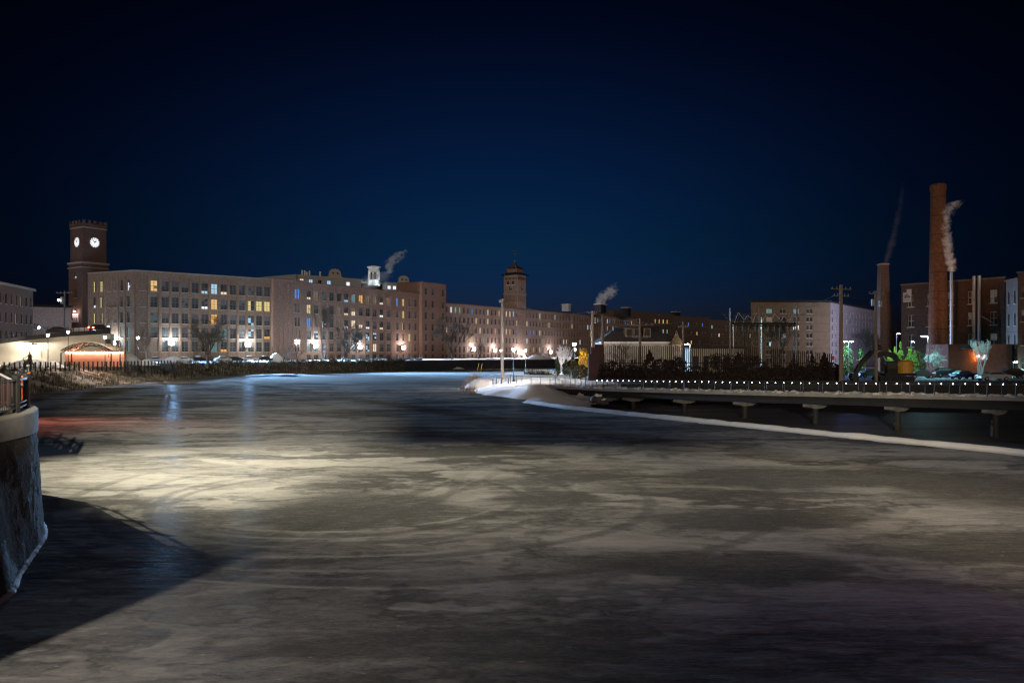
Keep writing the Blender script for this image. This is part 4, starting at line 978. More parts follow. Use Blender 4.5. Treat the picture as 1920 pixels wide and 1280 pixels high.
labs = ['snow capped grey car nearest the pavilion below the mill', 'white car below the first mill front floodlight', 'dark snow capped car left of the spreading bare tree', 'silver snow capped car right behind the spreading tree trunk',
        'dark car right of the spreading tree', 'white snow capped car below the second mill front floodlight', 'dark car beside the tall snow heap']
cols_ = [(.30,.31,.33),(.6,.6,.6),(.03,.03,.035),(.4,.41,.42),(.03,.03,.035),(.6,.6,.6),(.05,.06,.07)]
for k, (lab, px) in enumerate(zip(labs, (292,345,372,418,440,468,496))):
    Y = 205 + (px-292)*.165; car(lab, (PX(px, Y), Y, ZL+.08), R(38 + (k*37) % 25 - 10), cols_[k], snow=k != 1)
car('silver car parked behind the footbridge railing at the right edge', (PX(1862,134), 134, ZR+.12), R(184), (.32,.32,.34), (1.2,1.05,1.0), group='cars in the lot beyond the footbridge')
car('blue car parked left of the silver car, catching lamp light', (PX(1806,141), 141, ZR+.12), R(12), (.03,.06,.16), group='cars in the lot beyond the footbridge')
car('tall dark van behind the blue car', (PX(1772,150), 150, ZR+.12), R(4), (.02,.022,.025), (1.05,1.05,1.25), group='cars in the lot beyond the footbridge')
car('dark wagon behind the silver car near the orange lit wall', (PX(1896,146), 146, ZR+.12), R(180), (.015,.015,.018), (1.2,1.05,1.2), group='cars in the lot beyond the footbridge')
car('teal car with a bright roof behind the excavator', (PX(1632,148), 148, ZR+.12), R(6), (.03,.10,.12), (1.1,1,1.05), group='cars in the lot beyond the footbridge')
car('small car between the yellow drum and the blue car', (PX(1727,146), 146, ZR+.12), R(175), (.05,.09,.10), group='cars in the lot beyond the footbridge')

# ================================================================== quay bastion in the left foreground
def bastion():
    base = [(-30,10.5),(-17,14.2),(-13.9,17.2),(-12.9,20.1),(-14.0,22.8),(-14.9,24.9),(-16.1,27.6),(-17.6,29.9),(-19.7,32.4),(-23.4,36.4),(-27.5,38.6),(-36,40.5),(-60,44)]
    top = [(-30,12.5),(-18.0,15.6),(-15.0,18.0),(-13.9,20.4),(-14.7,22.9),(-15.35,25.2),(-16.4,27.6),(-17.8,29.6),(-20.0,32.1),(-23.6,35.9),(-27.6,38.0),(-36,39.9),(-60,43.4)]
    def dense(pl, k=14):
        out = []
        n = len(pl)
        for i in range(n-1):
            p0_, p1, p2, p3 = (Vector(pl[max(0, i-1)]), Vector(pl[i]), Vector(pl[i+1]), Vector(pl[min(n-1, i+2)]))
            for j in range(k):
                t_ = j/k; out.append(.5*((2*p1) + (p2-p0_)*t_ + (2*p0_-5*p1+4*p2-p3)*t_*t_ + (3*p1-p0_-3*p2+p3)*t_**3))
        out.append(Vector(pl[-1])); return out
    B, T = dense(base), dense(top); n = len(B)
    t = thing('quay_wall', 'rounded dark stone quay wall with a pale concrete cap at the left', 'quay wall', (-16.4,27.2,0)); O = Vector((-16.4,27.2,0))
    zc = lambda i: 3.62 + .22*max(0, min(1, (27.2-T[i].y)/8)) if i < n*.5 else 3.62
    ztop = 4.36
    mb = MB(); K = 30
    for i in range(n):
        for j in range(K+1):
            f = j/K; q = B[i].lerp(T[i], f**.8); z = -.1 + (zc(i)+.1)*f
            nn = (B[i]-Vector((-40,24))).normalized(); dsp = .035*noise.fractal((q.x*1.3, q.y*1.3, z*1.6), 1, 2, 4) + .025*noise.noise((q.x*3.6, q.y*3.6, z*4))
            mb.v.append((q.x+nn.x*dsp-O.x, q.y+nn.y*dsp-O.y, z))
    for i in range(n-1):
        for j in range(K): mb.f.append((i*(K+1)+j, (i+1)*(K+1)+j, (i+1)*(K+1)+j+1, i*(K+1)+j+1)); mb.m.append(0)
    mb.obj('stone_face', M['quay_stone'], t, smooth=True)
    mb = MB()
    for i in range(n):
        nn = (T[i]-Vector((-40,24))).normalized(); o_ = T[i]+nn*.05; in_ = T[i]-nn*.75
        for q, z in ((o_, zc(i)-.02), (o_, ztop-.04), (o_-nn*.04, ztop), (in_, ztop+.02)): mb.v.append((q.x-O.x, q.y-O.y, z))
    for i in range(n-1):
        for j in range(3): mb.f.append((i*4+j, (i+1)*4+j, (i+1)*4+j+1, i*4+j+1)); mb.m.append(0 if j < 2 else 1)
    mb.obj('concrete_cap', [M['concrete_pale'], M['concrete_tan']], t)
    mb = MB(); poly = [(T[i]-(T[i]-Vector((-40,24))).normalized()*.7) for i in range(n)]
    mb.add([(q.x-O.x, q.y-O.y, ztop-.02) for q in poly] + [(-90-O.x,44-O.y,ztop-.02),(-90-O.x,14-O.y,ztop-.02),(-30-O.x,13.4-O.y,ztop-.02)], [tuple(range(n+3))]); mb.obj('walkway', M['snow_dirty'], t)
    # snow ledge where the wall meets the ice
    mb = MB()
    for i in range(n-1):
        nn = (B[i]-Vector((-40,24))).normalized(); wv_ = .05 + .06*noise.noise((i*.7, 1, 2))
        for d, z in ((-.15,.08),(.0,.07+.05*noise.noise((i*.9,0,0))),(wv_*.8,.035),(wv_*.8+.07,-.03)): q = B[i]+nn*d; mb.v.append((q.x-O.x, q.y-O.y, z))
    for i in range(n-2):
        for j in range(3): mb.f.append((i*4+j, (i+1)*4+j, (i+1)*4+j+1, i*4+j+1)); mb.m.append(0)
    mb.obj('snow_ledge', M['snow_dirty'], t, smooth=True)
    # railing along the cap
    f = thing('quay_railing', 'black iron picket railing with square posts on the quay wall', 'railing', O)
    line = [(T[i]-(T[i]-Vector((-40,24))).normalized()*.33) for i in range(n)]
    acc = 0; prev = line[0]; posts_ = [line[0]]; pick = []; nxt = .16
    for q in line[1:]:
        d = (q-prev).length; u_ = (q-prev)/d
        while acc + d > nxt:
            pick.append(prev+u_*(nxt-acc)); nxt += .16
        acc += d; prev = q
    fixed = [P(27,780,24.2), P(51,773,26.6), P(63,767,28.0), P(69,759,29.0)]
    pst = [pick[k] for k in range(0, len(pick), 15)]
    pm = MB(); pm.box(-.075,.075,-.075,.075,0,1.16); pm.box(-.10,.10,-.10,.10,1.16,1.20); pm.ball((0,0,1.28), .075); pm = pm.mesh('post', M['black'])
    for q in pst: put('post', pm, f, (q.x-O.x, q.y-O.y, ztop))
    mb = MB()
    for a, b in zip(line, line[1:]):
        for h_, r_ in ((.16,.028),(.30,.028),(1.06,.048)): mb.tube((a.x-O.x,a.y-O.y,ztop+h_), (b.x-O.x,b.y-O.y,ztop+h_), r_, n=4)
    mb.obj('rail', M['black'], f)
    mb = MB()
    for q in pick: mb.tube((q.x-O.x,q.y-O.y,ztop+.16), (q.x-O.x,q.y-O.y,ztop+1.06), .009, n=4, caps=False)
    tag(mb.obj('picket', M['black'], f), kind='stuff')
    return T
T_ = bastion()
mb = MB(); mb.box(-24,-12.75,8.2,8.9,-1,9.2)
tag(mb.obj('unseen_blocker_wall', M['concrete']), kind='structure')  # unseen wall added to cut the near lamp's light into a shadow edge
# second railing with a snow-topped handrail beyond the bend, posts with the orange light on them put into their colour
t = thing('stair_railing', 'dark stair railing with snow lying on its sloping handrails behind the quay railing', 'railing', P(-8,698,27))
o = t.location
mb = MB(); a, b = P(-20,694,30)-o, P(26,717,27.5)-o
mb.tube(a, b, .045); mb.tube(a+Vector((0,.5,-.16)), b+Vector((0,.5,-.16)), .045); mb.obj('handrail', M['rail_red'], t)
mb = MB(); mb.tube(a+Vector((0,0,.05)), b+Vector((0,0,.05)), .04); mb.tube(a+Vector((0,.5,-.11)), b+Vector((0,.5,-.11)), .035); mb.obj('snow_strip', M['snow'], t)
for k in range(6):
    q = a.lerp(b, k/5); mb = MB(); mb.box(q.x-.05,q.x+.05,q.y-.05,q.y+.05,4.36-o.z,q.z); mb.obj('baluster', M['rail_red'], t)
for k, (px, y0, y1, Y, lab) in enumerate(((43,704,720,28.2,'lower post behind the quay railing with orange light painted on'),(54,698,714,28.6,'brighter post nearest the quay corner with orange light painted on'))):
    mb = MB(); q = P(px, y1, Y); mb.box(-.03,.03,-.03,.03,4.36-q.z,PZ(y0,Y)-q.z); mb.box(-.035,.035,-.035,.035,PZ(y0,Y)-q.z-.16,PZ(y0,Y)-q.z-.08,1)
    tag(mb.obj('orange_lit_post', [M['orange_light_paint'], M['white_paint']], loc=q), lab, 'orange lit post')

# ================================================================== footbridge
bp_ = [Vector((PX(957,126),126,1.42)), Vector((1.5,123,1.42)), Vector((4.2,120,1.36)), Vector((12.4,109,1.34)), Vector((28,88,1.86)), Vector((42.8,68,2.5)), Vector((60,45,3.1))]
bd = bp_[2:]
t = thing('footbridge', 'dark steel footbridge on single piers crossing the channel below the dam', 'footbridge', bd[0]); o = bd[0]
perp = Vector((.804,.595,0))
def bridge_pt(px):
    k = (px-CX)/F
    for a, b in zip(bd, bd[1:]):
        d = b-a; den = d.x - k*d.y
        s_ = (k*a.y - a.x)/den
        if -1e-6 <= s_ <= 1+1e-6: return a + d*s_
mb = MB()
for a, b in zip(bd, bd[1:]):
    a, b = a-o, b-o
    for y0, y1, z0, z1, mi in ((0,3.0,-.28,-.02,0),(-.06,0,-.34,.06,1),(3.0,3.06,-.34,.06,1)):
        q = [a+perp*y0, b+perp*y0, b+perp*y1, a+perp*y1]
        mb.add([(p_.x,p_.y,p_.z+z0) for p_ in q] + [(p_.x,p_.y,p_.z+z1) for p_ in q], [(0,3,2,1),(4,5,6,7),(0,1,5,4),(1,2,6,5),(2,3,7,6),(3,0,4,7)], mi)
mb.obj('deck', [M['concrete'], M['concrete_pale']], t)
for off in (.35, 2.45):
    mb = MB()
    for a, b in zip(bd, bd[1:]):
        a, b = a-o, b-o
        q = [a+perp*off, b+perp*off, b+perp*(off+.25), a+perp*(off+.25)]
        mb.add([(p_.x,p_.y,p_.z-1.15) for p_ in q] + [(p_.x,p_.y,p_.z-.28) for p_ in q], [(0,3,2,1),(4,5,6,7),(0,1,5,4),(1,2,6,5),(2,3,7,6),(3,0,4,7)])
        for fl in (-1.15, -.32):
            q = [a+perp*(off-.15), b+perp*(off-.15), b+perp*(off+.40), a+perp*(off+.40)]
            mb.add([(p_.x,p_.y,p_.z+fl) for p_ in q] + [(p_.x,p_.y,p_.z+fl+.05) for p_ in q], [(0,3,2,1),(4,5,6,7),(0,1,5,4),(1,2,6,5),(2,3,7,6),(3,0,4,7)])
    mb.obj('girder', M['steel_dark'], t)
mb = MB()
for a, b in zip(bd, bd[1:]):
    n_ = int((b-a).length/.45)
    for k in range(n_):
        q = a.lerp(b, (k+.5)/n_)-o; w_ = .18+.14*random.random(); h_ = .07+.17*random.random()**2
        for yy in (.25, 2.7): mb.lathe(q+perp*(yy+.2*(random.random()-.5)), [(w_*1.5,-.03),(w_,h_*.7),(w_*.3,h_)], 6)
    q = [a-o+perp*.15, b-o+perp*.15, b-o+perp*2.85, a-o+perp*2.85]; mb.quad(*[p_+Vector((0,0,.02)) for p_ in q])
mb.obj('deck_snow', M['snow_dirty'], t)
for px in (1172,1268,1381,1513,1667,1851):
    q = bridge_pt(px)-o + perp*1.5; zg = -1.5-o.z; zt_ = q.z-1.15
    mb = MB(); mb.lathe((q.x,q.y,0), [(.32,zg),(.32,zt_-.4)], 12); pier = mb.obj('pier', M['steel_dark'], t)
    mb = MB(); c0 = Vector((q.x,q.y,0)); e0 = perp*1.65; f0 = perp.cross(Vector((0,0,1)))*.4
    top = [c0-e0-f0, c0+e0-f0, c0+e0+f0, c0-e0+f0]; bot = [c0-e0*.45-f0, c0+e0*.45-f0, c0+e0*.45+f0, c0-e0*.45+f0]
    mb.add([(p_.x,p_.y,zt_-.5) for p_ in bot] + [(p_.x,p_.y,zt_-.28) for p_ in top] + [(p_.x,p_.y,zt_-.003) for p_ in top], [(3,2,1,0),(0,1,5,4),(1,2,6,5),(2,3,7,6),(3,0,4,7),(4,5,9,8),(5,6,10,9),(6,7,11,10),(7,4,8,11),(8,9,10,11)])
    mb.obj('pier_cap', M['cap_concrete'], t)
f = thing('bridge_railing', 'dark steel railing along the near side of the footbridge', 'railing', o)
def run(pts, step):
    out = []
    for a, b in zip(pts, pts[1:]):
        n_ = max(1, round((b-a).length/step)); out += [a.lerp(b, k/n_) for k in range(n_)]
    return out + [pts[-1]]
def make_railing(f, pts, offset, step=2.3, h=1.2):
    L_ = run(pts, step); pm = MB(); pm.box(-.035,.035,-.035,.035,-.1,h); pm = pm.mesh('post', M['steel_dark'])
    for q in L_: put('post', pm, f, q-o+perp*offset)
    mb = MB()
    for a, b in zip(L_, L_[1:]):
        a, b = a-o+perp*offset, b-o+perp*offset
        mb.tube(a+Vector((0,0,h)), b+Vector((0,0,h)), .045, n=5)
        for k in range(1, 7): mb.tube(a+Vector((0,0,h*k/7)), b+Vector((0,0,h*k/7)), .009, n=3, caps=False)
    mb.obj('rail', M['steel_dark'], f)
make_railing(f, bp_, .06)
f2 = thing('bridge_railing', 'dark steel railing along the far side of the footbridge', 'railing', o)
make_railing(f2, bd, 2.95)
sl_ = thing('string_light', 'string of tiny pinkish bulbs along the footbridge handrail', 'string light', o)
bulbs = run([bp_[3]+(bp_[2]-bp_[3])*.1] + bd[2:], 1.02)
mb = MB()
for a, b in zip(bulbs, bulbs[1:]): mb.tube(a-o+perp*.15+Vector((0,0,1.12)), b-o+perp*.15+Vector((0,0,1.12)), .008, n=3, caps=False)
mb.obj('cord', M['black'], sl_)
bm_ = MB(); bm_.ball((0,0,0), .036, 6, 4); bm_ = bm_.mesh('bulb', LT['bulb'])
for q in bulbs[:100]: put('bulb', bm_, sl_, q-o+perp*.15+Vector((0,0,1.07)))
# snow-crusted rock below the bridge
mb = MB(); q = P(1120, 752, 99)
mb.ball((0,0,.2), .8, 10, 7, 0, .7); mb.ball((.7,-.1,-.1), .6, 9, 6, 0, .6); mb.ball((.05,-.1,.62), .5, 9, 6, 1, .5); mb.ball((.65,-.2,.25), .4, 8, 6, 1, .4)
for i, v in enumerate(mb.v): k = noise.noise(Vector(v)*1.9); mb.v[i] = tuple(Vector(v)*(1+.45*k))
tag(mb.obj('boulder', [M['bank_dark'], M['snow']], loc=q), 'snow crusted boulder just behind the dam crest under the footbridge', 'boulder')
# small bollards near the promontory pole
for k, (px, lab) in enumerate(((924,'leftmost short bollard beside the lit pole'),(930,'second short bollard left of the lit pole'),(939.5,'short bollard directly before the lit pole'),(953,'short bollard by the end of the footbridge railing'))):
    mb = MB(); mb.lathe((0,0,-.2), [(.11,0),(.11,.85),(.08,.95),(.02,.98)], 8); mb.lathe((0,0,.60), [(.115,0),(.115,.08)], 8, 1)
    tag(mb.obj('bollard', [M['galv'], M['white_paint']], loc=(PX(px,127), 127, ZR)), lab, 'bollard', 'bollards on the promontory')

# ================================================================== poles and wires
def upole(label, px, ytop, ybase, Y, r, m='pole_wood', arms=(), extra=None, zb=None, lean=0):
    zb = PZ(ybase, Y) if zb is None else zb; h = PZ(ytop, Y) - zb
    t = thing('utility_pole', label, 'utility pole', (PX(px,Y), Y, zb), 0, 'utility poles')
    mb = MB(); mb.lathe((0,0,0), [(r,-.3),(r*.95,h*.3),(r*.75,h)], 8)
    if lean: mb.v = [(x+lean*z/h, y, z) for x, y, z in mb.v]
    mb.obj('pole', M[m], t)
    for (dz, w_, ang_) in arms:
        mb = MB(); a = Vector((math.cos(ang_), math.sin(ang_), 0))
        mb.tube(a*(-w_)+Vector((0,-.1,h-dz)), a*w_+Vector((0,-.1,h-dz)), .09, n=4); mb.obj('crossarm', M['pole_wood'], t)
        for k in (-.9,-.45,.45,.9):
            mb = MB(); q = a*w_*k+Vector((0,-.1,h-dz)); mb.lathe(q, [(.04,.05),(.09,.15),(.05,.28),(.08,.33),(.02,.4)], 6); mb.obj('insulator', M['galv'], t)
    for (dx, dz, rr, hh) in (extra or ()):
        mb = MB(); mb.lathe((dx,-.1,h-dz), [(rr*.9,0),(rr,.05),(rr,hh),(rr*.7,hh+.08)], 10); mb.tube((dx,-.1,h-dz+hh/2), (0,0,h-dz+hh/2), .05); mb.obj('transformer', M['galv'], t)
    return Vector((PX(px,Y), Y, zb+h))
pA = upole('pale utility pole on the promontory, its lower half brightly lit', 942, 560, 711, 142, .27, 'pole_pale', extra=((-.35,.7,.22,.5),), zb=ZR)
pB = upole('pale utility pole left of the hip roofed house', 1111, 583, 680, 146, .30, 'pole_pale', extra=((.45,2.2,.28,1.0),), arms=((.4,.9,.2),), zb=ZR)
pC = upole('brown utility pole just right of the pale pole by the house', 1130, 590, 690, 141, .28, zb=ZR)
pD = upole('wooden pole with a long crossarm in front of the house roof', 1200, 597, 690, 143, .26, arms=((1.2,2.4,0),(3.4,1.4,0)), zb=ZR)
pE = upole('wooden pole right of the small lit turret', 1281, 603, 690, 144, .24, arms=((1.0,.9,0),), zb=ZR)
pF = upole('thin steel mast at the left end of the substation gantry', 1369, 577, 690, 144, .10, 'galv', zb=ZR)
pG = upole('slim wooden pole inside the substation', 1424, 575, 690, 150, .20, zb=ZR, arms=((1.5,1.2,.1),))
pH = upole('wooden pole in front of the tan apartment block', 1494, 570, 690, 152, .24, zb=ZR, arms=((2.0,1.6,.1),))
pI = upole('tallest brown pole with crowded insulators right of the picket fence', 1577, 534, 712, 128, .36, zb=ZR, arms=((.7,1.9,.3),(1.8,1.5,.3)))
pJ = upole('dark leaning pole with twin transformers before the lower chimney', 1643, 545, 712, 126, .26, zb=ZR, arms=((.5,1.3,.2),), extra=((-.55,2.4,.3,1.0),(.65,2.6,.3,1.0)), lean=-.1)
pK = upole('utility pole with transformer and bright lamp left of the clock tower', 121, 545, 640, 215, .22, extra=((-.5,3.5,.45,1.8),), arms=((.6,2.2,0),), zb=ZL)
mb = MB(); mb.tube((0,0,0),(-1.1,0,.2),.05,mi=0); mb.ball((-1.2,0,.1),.28,8,6,1)
tag(mb.obj('pole_lamp', [M['galv'], LT['small']], loc=P(118,563,214.5)), 'bright lamp on the utility pole left of the clock tower', 'lamp')
def wire(label, a, b, sag, r=.018, m='steel_dark'):
    mb = MB(); a = Vector(a); b = Vector(b); pts = [a.lerp(b, k/16) - Vector((0,0,sag*4*(k/16)*(1-k/16))) for k in range(17)]
    pts = [p_-a for p_ in pts]; mb.path(pts, r, 4); return tag(mb.obj('overhead_wire', M[m], loc=a), label, 'wire', 'overhead wires')
V3 = Vector
for k, (a, b, s_, lab) in enumerate(((pA, pB, 1.4, 'upper wire from the lit promontory pole to the pole by the house'), (pA+V3((0,0,-1.2)), pB+V3((0,0,-.9)), 1.8, 'lower wire from the lit promontory pole to the pole by the house'),
    (pB, pD, 1.0, 'wire from the pale pole by the house to the pole with the long crossarm'), (pB+V3((0,0,-.8)), pD+V3((0,0,-1.2)), 1.2, 'second wire below it running to the long crossarm'),
    (pC, pE, .9, 'wire passing over the house roof to the pole by the turret'), (pE, pF, .6, 'wire from the turret pole to the substation mast'), (pF+V3((0,0,-4)), pH+V3((0,0,-2.2)), .5, 'wire across the substation to the pole before the apartment block'),
    (pH, pI+V3((0,0,-1)), .8, 'wire rising from the apartment block pole to the tallest pole'), (pG, pI+V3((0,0,-2)), 1.2, 'lower wire rising to the tallest pole'), (pI, pJ, .5, 'top wire between the tallest pole and the transformer pole'), (pI+V3((0,0,-.9)), pJ+V3((0,0,-.8)), .9, 'middle slack wire between the tallest pole and the transformer pole'),
    (pI+V3((0,0,-1.6)), pJ+V3((0,0,-1.0)), 1.6, 'lowest slack wire between the tallest pole and the transformer pole'), (pJ, V3((95,150,17)), 1.2, 'wire leaving the transformer pole towards the brick chimney'), (pJ+V3((0,0,-6)), V3((100,150,10.5)), .6, 'low wire crossing before the dark brick mill'))):
    wire(lab, a, b, s_, .02, 'galv' if k < 5 else 'steel_dark')
# leaning yellow stakes on the promontory shore
for px0, px1, lab in ((891,898,'left yellow stake leaning on the promontory shore'),(899,904,'right yellow stake leaning on the promontory shore')):
    mb = MB(); a, b = P(px0, 711, 150), P(px1, 681, 150); mb.tube((0,0,0), b-a, .06, n=5)
    tag(mb.obj('guy_guard', mat('yellow_sleeve', (.7,.5,.12), .6), loc=a), lab, 'stake', 'yellow stakes')
# substation gantry
t = thing('substation_gantry', 'dark steel substation gantry with a long horizontal beam and vertical masts', 'gantry', (PX(1372,150), 150, ZR)); o = t.location.copy()
def gp(px, py, Y=150): return P(px, py, Y) - o
for z_, r_ in ((607,.22),(611,.12)):
    mb = MB(); mb.tube(gp(1368,z_), gp(1492,z_), r_, n=6); mb.obj('beam', M['steel_dark'], t)
for px in (1375,1396,1428,1462,1490):
    mb = MB(); mb.tube(gp(px, 595 if px != 1375 else 607), V3((gp(px,600).x,0,0)), .12, n=5); mb.obj('column', M['galv'] if px in (1375,1428) else M['steel_dark'], t)
for k in range(9):
    px = 1380+k*12; mb = MB(); q = gp(px, 607); mb.lathe(q+V3((0,0,-1.5)), [(.05,0),(.14,.2),(.06,.4),(.14,.6),(.06,.8),(.14,1.0),(.05,1.4)], 6); mb.obj('insulator', M['render_tan'], t)
mb = MB()
for k in range(7): mb.tube(gp(1376+k*17, 607), gp(1384+k*17, 586 + (k*5) % 9), .035, n=4); mb.tube(gp(1384+k*17, 586+(k*5) % 9), gp(1396+k*17, 600), .03, n=4)
mb.obj('jumper', M['galv'], t)

# ================================================================== house behind the fence
Yh = 158
t = thing('hip_roofed_house', 'pale house with a grey hip roof, dormers and a little lit turret', 'house', (PX(1128,Yh), Yh, ZR)); o = t.location.copy(); Lh_ = PX(1262,Yh)-o.x
ze = PZ(641,Yh)-ZR; zr = PZ(616,Yh)-ZR
mb = MB(); ops = facade(mb, (0,0), (Lh_,0), 0, ze, [(1.2+k*2.3, 2.3+k*2.3) for k in range(6)], [(1.2, 3.4)])
facade(mb, (0,12), (0,0), 0, ze); facade(mb, (Lh_,0), (Lh_,12), 0, ze); facade(mb, (Lh_,12), (0,12), 0, ze); mb.obj('wall', M['render_cream'], t)
mb = MB(); e = .7; rv = [(-e,-e,ze),(Lh_+e,-e,ze),(Lh_+e,12+e,ze),(-e,12+e,ze),(3.2,6,zr),(Lh_-2,6,zr)]
mb.add(rv, [(0,1,5,4),(1,2,5),(2,3,4,5),(3,0,4),(3,2,1,0)]); rf = mb.obj('roof', M['shingle'], t)
mb = MB(); mb.box(3, Lh_-1.8, 4.6, 7.4, zr-.9, zr+.55); mb.obj('ridge_deck', M['roof_dark'], rf)
for px in (1182,1197,1216):
    x = PX(px,Yh)-o.x; mb = MB(); mb.box(x-.75, x+.75, 1.6, 4.6, ze+1.0, zr+.15, 0); mb.box(x-.95, x+.95, 1.3, 4.7, zr+.15, zr+.35, 1); mb.box(x-.5, x+.5, 1.54, 1.6, ze+1.3, zr-.05, 2); mb.obj('dormer', [M['render_tan'], M['roof_dark'], M['glass_dark']], rf)
mb = MB(); mb.box(-e-.02, Lh_+e+.02, -e-.12, -e, ze-.25, ze+.05); mb.obj('gutter', M['white_paint'], t)
add_windows(t, ops, lambda ci, ri: 'dimwarm' if ci % 3 == 0 else 'dark', 2, 2, True, single=False)
Yt = 152; q = P(1268, 652, Yt)
t = thing('turret', 'small turret with a steep pyramid roof lit yellow beside the pale house', 'turret', (q.x, q.y, ZR)); zt_ = PZ(646,Yt)-ZR
mb = MB(); square(mb, .85, 0, zt_); mb.obj('wall', M['concrete_tan'], t); mb = MB(); square(mb, 1.25, zt_, zt_+.15); square(mb, 1.15, zt_+.15, PZ(632,Yt)-ZR, 0, .45); square(mb, .45, PZ(632,Yt)-ZR, PZ(619,Yt)-ZR, 0, .05); mb.obj('roof', M['render_tan'], t)
mb = MB(); mb.box(-.5,.5,-.95,-.86,zt_-1.3,zt_-.2); mb.obj('window', E['dimwarm'], t)
t = thing('street_lamp', 'cool white lamp post right of the lit turret behind the fence', 'street lamp', (PX(1294,150), 150, ZR), 0, 'lamp posts behind the fence'); h_ = PZ(645,150)-ZR
mb = MB(); mb.lathe((0,0,0), [(.09,0),(.06,h_)], 6); mb.tube((0,0,h_), (-.6,0,h_+.1), .04); mb.obj('pole', M['white_paint'], t); mb = MB(); mb.box(-.95,-.35,-.25,.25,h_-.1,h_+.04); mb.obj('lamp_head', LT['small'], t)
lamp('house_yard_lamp', 'SPOT', (PX(1230,149), 149, ZR+.6), 180, (1,.80,.5), .3, (PX(1215,158), 158, 5), 130, .8)
lamp('yard_lamp', 'SPOT', (PX(1335,150), 150, 6.5), 1800, (1,.85,.35), .3, (PX(1335,176), 176, 3), 120, .9)
mb = MB(); mb.box(-6,6,0,8,0,5.6); mb.box(-6.3,6.3,-.4,8.3,5.6,5.9,1)
for k in range(5): mb.box(-5.4+k*2.3,-4.2+k*2.3,-.06,-.003,1,4,1)
tag(mb.obj('equipment_shed', [M['concrete_tan'], M['roof_dark']], loc=(PX(1345,176),176,ZR)), 'plain equipment shed lit yellow behind the picket fence', 'shed')

# ================================================================== tall picket fence with creepers
Yf = 137
t = thing('picket_fence', 'very tall dark picket fence half overgrown with creepers behind the footbridge', 'fence', (PX(1104,Yf), Yf, ZR)); o = t.location.copy()
Lf = PX(1562,Yf)-o.x; top_f = lambda x: PZ(648,Yf)-ZR - .9*max(0, (x/Lf-.62))/.38*1.6
mb = MB(); x = 2.6
while x < Lf:
    if 0.70 < x/Lf < .745 or (x > .80*Lf and random.random() < .25): x += .33; continue
    mb.box(x-.075, x+.075, -.03, .03, -.2, top_f(x) + .25*(random.random()-.5)); x += .33
tag(mb.obj('picket', M['picket'], t), kind='stuff')
mb = MB()
for hh in (1.0, 2.9): mb.box(0, Lf, .035, .12, hh, hh+.14)
mb.obj('rail', M['picket'], t)
mb = MB(); mb.box(-.1, 2.7, -.35, .5, -.3, PZ(664,Yf)-ZR); mb.box(.35, 2.6, -.3, .45, PZ(664,Yf)-ZR, PZ(651,Yf)-ZR); mb.box(1.0, 2.4, -.25, .4, PZ(651,Yf)-ZR, PZ(645.5,Yf)-ZR); mb.obj('end_pillar', mat('dark_maroon_brick', (.035,.018,.017), .95, (.055,.028,.025), 1.5), t)
mb = MB(); mb.box(2.7, Lf, -.05, .25, -.3, 1.15); mb.obj('plinth', M['picket'], t)

# ================================================================== plants
def leaves(mb, c_, rad, n, size, mi=0, seed=0, squash=1.0, shell=.55, cone=False):
    rg = random.Random(seed); c_ = Vector(c_)
    for _ in range(n):
        while True:
            v = Vector((rg.uniform(-1,1), rg.uniform(-1,1), rg.uniform(-1,1)))
            if v.length <= 1: break
        k = v.length
        if rg.random() < shell and k > .01: v *= (.75 + .25*rg.random())/max(k, .3) if k > .3 else 1
        if cone: f = (v.z+1)/2; v.x *= (1-f)*1.05+.04; v.y *= (1-f)*1.05+.04
        q = c_ + Vector((v.x*rad[0], v.y*rad[1], v.z*rad[2]))
        lump = noise.noise(q*.9 + Vector((seed, 0, 0)))
        if lump < -.22: continue
        a = Vector((rg.gauss(0,1), rg.gauss(0,1), rg.gauss(0,1))).normalized(); b = a.orthogonal().normalized(); b = (b + a.cross(b)*rg.uniform(-2,2)).normalized()
        s_ = size*rg.uniform(.5, 1.4)
        mb.add([q-a*s_, q+b*s_*.4, q+a*s_, q-b*s_*.4], [(0,1,2,3)], mi if not isinstance(mi, tuple) else rg.choice(mi))
def grow(mb, p, d, L, r, depth, rg, spread=.6, up=.15, mi_t=0, mi_w=1, split=(2,3), shrink=.72, wob=.18, minr=.012):
    segs = 3 if depth > 1 else 2
    for k in range(segs):
        q = p + d*(L/segs); r1 = max(minr, r*(1-.28/segs*1.2))
        mb.tube(p, q, r, r1, 5 if r > .1 else 3, mi_t if r > .05 else mi_w, caps=False)
        p, r = q, r1; d = (d + Vector((rg.gauss(0,wob), rg.gauss(0,wob), rg.gauss(0,wob)+up*.15))).normalized()
        if depth > 0 and k < segs-1 and rg.random() < .65:
            e = (d + Vector((rg.gauss(0,spread), rg.gauss(0,spread), rg.gauss(0,spread*.6)+up))).normalized()
            grow(mb, p, e, L*shrink*rg.uniform(.7,1), r*.6, depth-1, rg, spread, up, mi_t, mi_w, split, shrink, wob, minr)
    if depth > 0:
        for _ in range(rg.randint(*split)):
            e = (d + Vector((rg.gauss(0,spread), rg.gauss(0,spread), rg.gauss(0,spread*.7)+up))).normalized()
            grow(mb, p, e, L*shrink*rg.uniform(.75,1.1), r*.72, depth-1, rg, spread, up, mi_t, mi_w, split, shrink, wob, minr)
